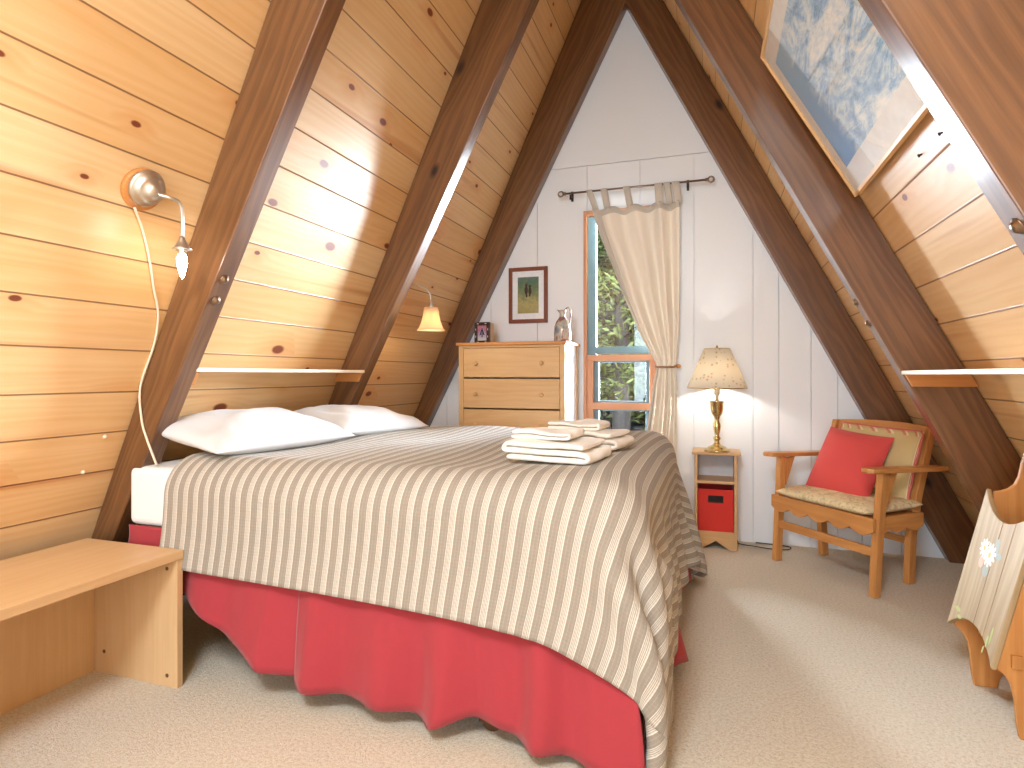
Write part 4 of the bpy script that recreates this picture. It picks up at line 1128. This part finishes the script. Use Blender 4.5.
# ------------------------------------------------------------------ wall sconces
def nleft(): return V((S, 0, -1)).normalized()
def sconce(y, z, label, shade_on, arm, bulb_drop):
    """arm: offsets along (room normal, y, up) from the plate"""
    n = nleft(); x = boards(z, 'L'); O = V((x, y, z)); t = thing('wall_sconce', label, 'wall lamp', O)
    u = V((0, 1, 0)); w_ = n.cross(u); A = axes((0, 0, 0), u, w_, n)
    obj('wood_disc', MB().lathe([(0, .001), (.070, .001), (.070, .014), (.066, .018), (0, .018)], A @ T(0, -.010, 0), 32), M['honeyd'], t)
    obj('back_plate', MB().lathe([(0, .018), (.060, .018), (.062, .026), (.057, .034), (.050, .036), (.048, .048), (.040, .054), (.033, .056), (.028, .070), (.015, .079), (0, .081)], A, 32), M['steel'], t)
    p0 = n * .080
    pts = [p0] + [p0 + n * a + u * b + V((0, 0, c)) for a, b, c in arm]
    obj('arm', MB().tube(smoothpath(pts, 8), .006, 10), M['steel'], t)
    e = pts[-1]
    if not shade_on:
        obj('bulb_holder', MB().lathe([(0, .012), (.007, .012), (.010, 0), (.024, -.026), (.030, -.030), (.030, -.034), (.012, -.034), (.012, -.048), (0, -.048)], T(*e), 20), M['steel'], t)
        b = MB().lathe([(0, -.048), (.011, -.049), (.0155, -.066), (.016, -.080), (.011, -.104), (.004, -.126), (0, -.131)], T(*e), 16); obj('light_bulb', b, M['bulb'], t)
    else:
        obj('bulb_holder', MB().lathe([(0, .016), (.005, .014), (.012, -.02), (.016, -.03), (.014, -.075), (0, -.076)], T(*e), 16), M['steel'], t)
        mb = MB(); mb.lathe([(.084, -.180), (.070, -.162), (.056, -.125), (.047, -.085), (.041, -.040)], T(*e), 32, True, cap=False); obj('lamp_shade', mb, M['shade2'], t, solid=.0015)
        mb = MB()
        for a in (0, 2.09, 4.19): mb.tube([e + V((0, 0, -.042)), e + V((.042 * math.cos(a), .042 * math.sin(a), -.042))], .002, 5)
        obj('shade_ring', mb, M['steel'], t)
        obj('light_bulb', MB().lathe([(0, -.076), (.010, -.078), (.016, -.10), (.015, -.12), (.006, -.145), (0, -.15)], T(*e), 16), bulbw, t)
    return t, O, O + e
M['bulb'] = emit('bright_candle_bulb', (255, 246, 236), 58.)
s1, O1, E1 = sconce(1.462, 1.722, 'nickel wall sconce with bare candle bulb on the left pine slope', False, [(.03, .022, .006), (.036, .052, .0), (.032, .066, -.05), (.028, .068, -.120)], 0)
# its cord
cp = [O1 + nleft() * .022 + V((0, -.02, -.07))]
q = [(-1.842, 1.545, 1.535), (-1.872, 1.60, 1.465), (-1.925, 1.655, 1.36), (-1.99, 1.68, 1.24), (-2.06, 1.682, 1.115), (-2.125, 1.684, .985)]
def on_boards(y, z, lift=.008): return V((boards(z, 'L'), y, z)) + nleft() * lift
path = [on_boards(1.445, 1.655, .02), on_boards(1.50, 1.60), on_boards(1.555, 1.52), on_boards(1.615, 1.415), on_boards(1.665, 1.33), on_boards(1.690, 1.22), on_boards(1.692, 1.06), V((-2.06, 1.695, .93)), V((-2.035, 1.695, .86)), V((-2.0, 1.695, .79)), V((-1.99, 1.70, .76))]
obj('cord', MB().tube([p - O1 for p in smoothpath(path, 8)], .0042, 8), M['cordw'], s1)
s2, O2, E2 = sconce(3.17, 1.69, 'wall sconce with pale bell shade glowing behind the second left rafter', True, [(.04, .02, .006), (.085, .05, .012), (.115, .075, -.01), (.12, .08, -.05)], 0)

for i, (y, z, lab) in enumerate(((1.62, .87, 'pale nail head in the left boards beside the rafter, higher one'), (1.58, .74, 'pale nail head in the left boards above the step bench, lower one'))):
    nn = nleft(); u = V((0, 1, 0)); m_ = MB(); m_.lathe([(0, 0), (.008, 0), (.008, .003), (.004, .007), (0, .008)], axes((0, 0, 0), u, nn.cross(u), nn), 12)
    o = obj('nail_head', m_, M['nail']); o.location = (boards(z, 'L'), y, z); tag(o, lab, 'nail')

# ------------------------------------------------------------------ lights
def point(name, loc, e, col, r=.03):
    l = bpy.data.lights.new(name, 'POINT'); l.energy = e; l.color = col; l.shadow_soft_size = r
    o = bpy.data.objects.new(name, l); o.location = loc; COL.objects.link(o); return o
def area(name, loc, tgt, sx, sy, e, col):
    l = bpy.data.lights.new(name, 'AREA'); l.shape = 'RECTANGLE'; l.size = sx; l.size_y = sy; l.energy = e; l.color = col
    o = bpy.data.objects.new(name, l); o.location = loc; o.rotation_euler = (V(tgt) - V(loc)).to_track_quat('-Z', 'Y').to_euler(); COL.objects.link(o); return o
def sun(name, d, e, col, ang):
    l = bpy.data.lights.new(name, 'SUN'); l.energy = e; l.color = col; l.angle = R(ang)
    o = bpy.data.objects.new(name, l); o.rotation_euler = V(d).to_track_quat('-Z', 'Y').to_euler(); COL.objects.link(o); return o
point('table_lamp_light', (lx, ly, nt + .48), 58, (1, .95, .87), .03)
point('sconce_light', E2 + V((0, 0, -.17)), 3, (1, .76, .5), .02)
area('rear_fill_light', ((RX0 + RX1) / 2, YB - .12, (RZ0 + RZ1) / 2), ((RX0 + RX1) / 2, 2, 1.35), RX1 - RX0, RZ1 - RZ0, 140, (.72, .87, 1))  # fill light added behind the viewer, set in the added rear opening
area('overhead_fill', (-.45, -.7, 2.75), (-.45, 0, 0), .7, .7, 98, (.84, .93, 1))  # bodiless fill added overhead to brighten floor and bed, no fixture here
area('added_daylight_right', (1.35, 8.2, 2.0), (-.6, 4.2, 1.45), 1.9, 2.6, 4600, (.78, .89, 1))  # added panel outdoors, clear of the sightline, stands in for window daylight
area('added_daylight_left', (-3.25, 8.2, 2.0), (-.6, 4.2, 1.4), 1.9, 2.6, 4200, (.78, .89, 1))  # second added panel out of sight, boosts window daylight from the left
sun('winter_sun', (-.75, .12, -.62), 3.6, (1, .95, .86), 1)

w = bpy.data.worlds.new('sky'); scn.world = w; w.use_nodes = True; nt_ = w.node_tree; nt_.nodes.clear()
ou = nt_.nodes.new('ShaderNodeOutputWorld'); bg = nt_.nodes.new('ShaderNodeBackground'); sk = nt_.nodes.new('ShaderNodeTexSky')
sk.sky_type = 'NISHITA'; sk.sun_disc = False; sk.sun_elevation = R(35); sk.sun_rotation = R(90)
bg.inputs[1].default_value = .055
nt_.links.new(sk.outputs[0], bg.inputs[0]); nt_.links.new(bg.outputs[0], ou.inputs[0])

# ------------------------------------------------------------------ camera
cam = bpy.data.cameras.new('camera'); co = bpy.data.objects.new('camera', cam); COL.objects.link(co); scn.camera = co
co.location = (0, 0, 1.1); co.rotation_euler = (R(90), 0, math.atan(200 / 594))
cam.sensor_fit = 'HORIZONTAL'; cam.sensor_width = 36; cam.lens = 594 / 1024 * 36; cam.shift_y = -9 / 1024; cam.clip_start = .02
scn.view_settings.view_transform = 'Standard'; scn.view_settings.look = 'None'; scn.view_settings.exposure = .12; scn.view_settings.gamma = 1
scn.cycles.use_denoising = True; scn.cycles.max_bounces = 10; scn.cycles.diffuse_bounces = 6; scn.cycles.sample_clamp_indirect = 6
bpy.context.view_layer.update()
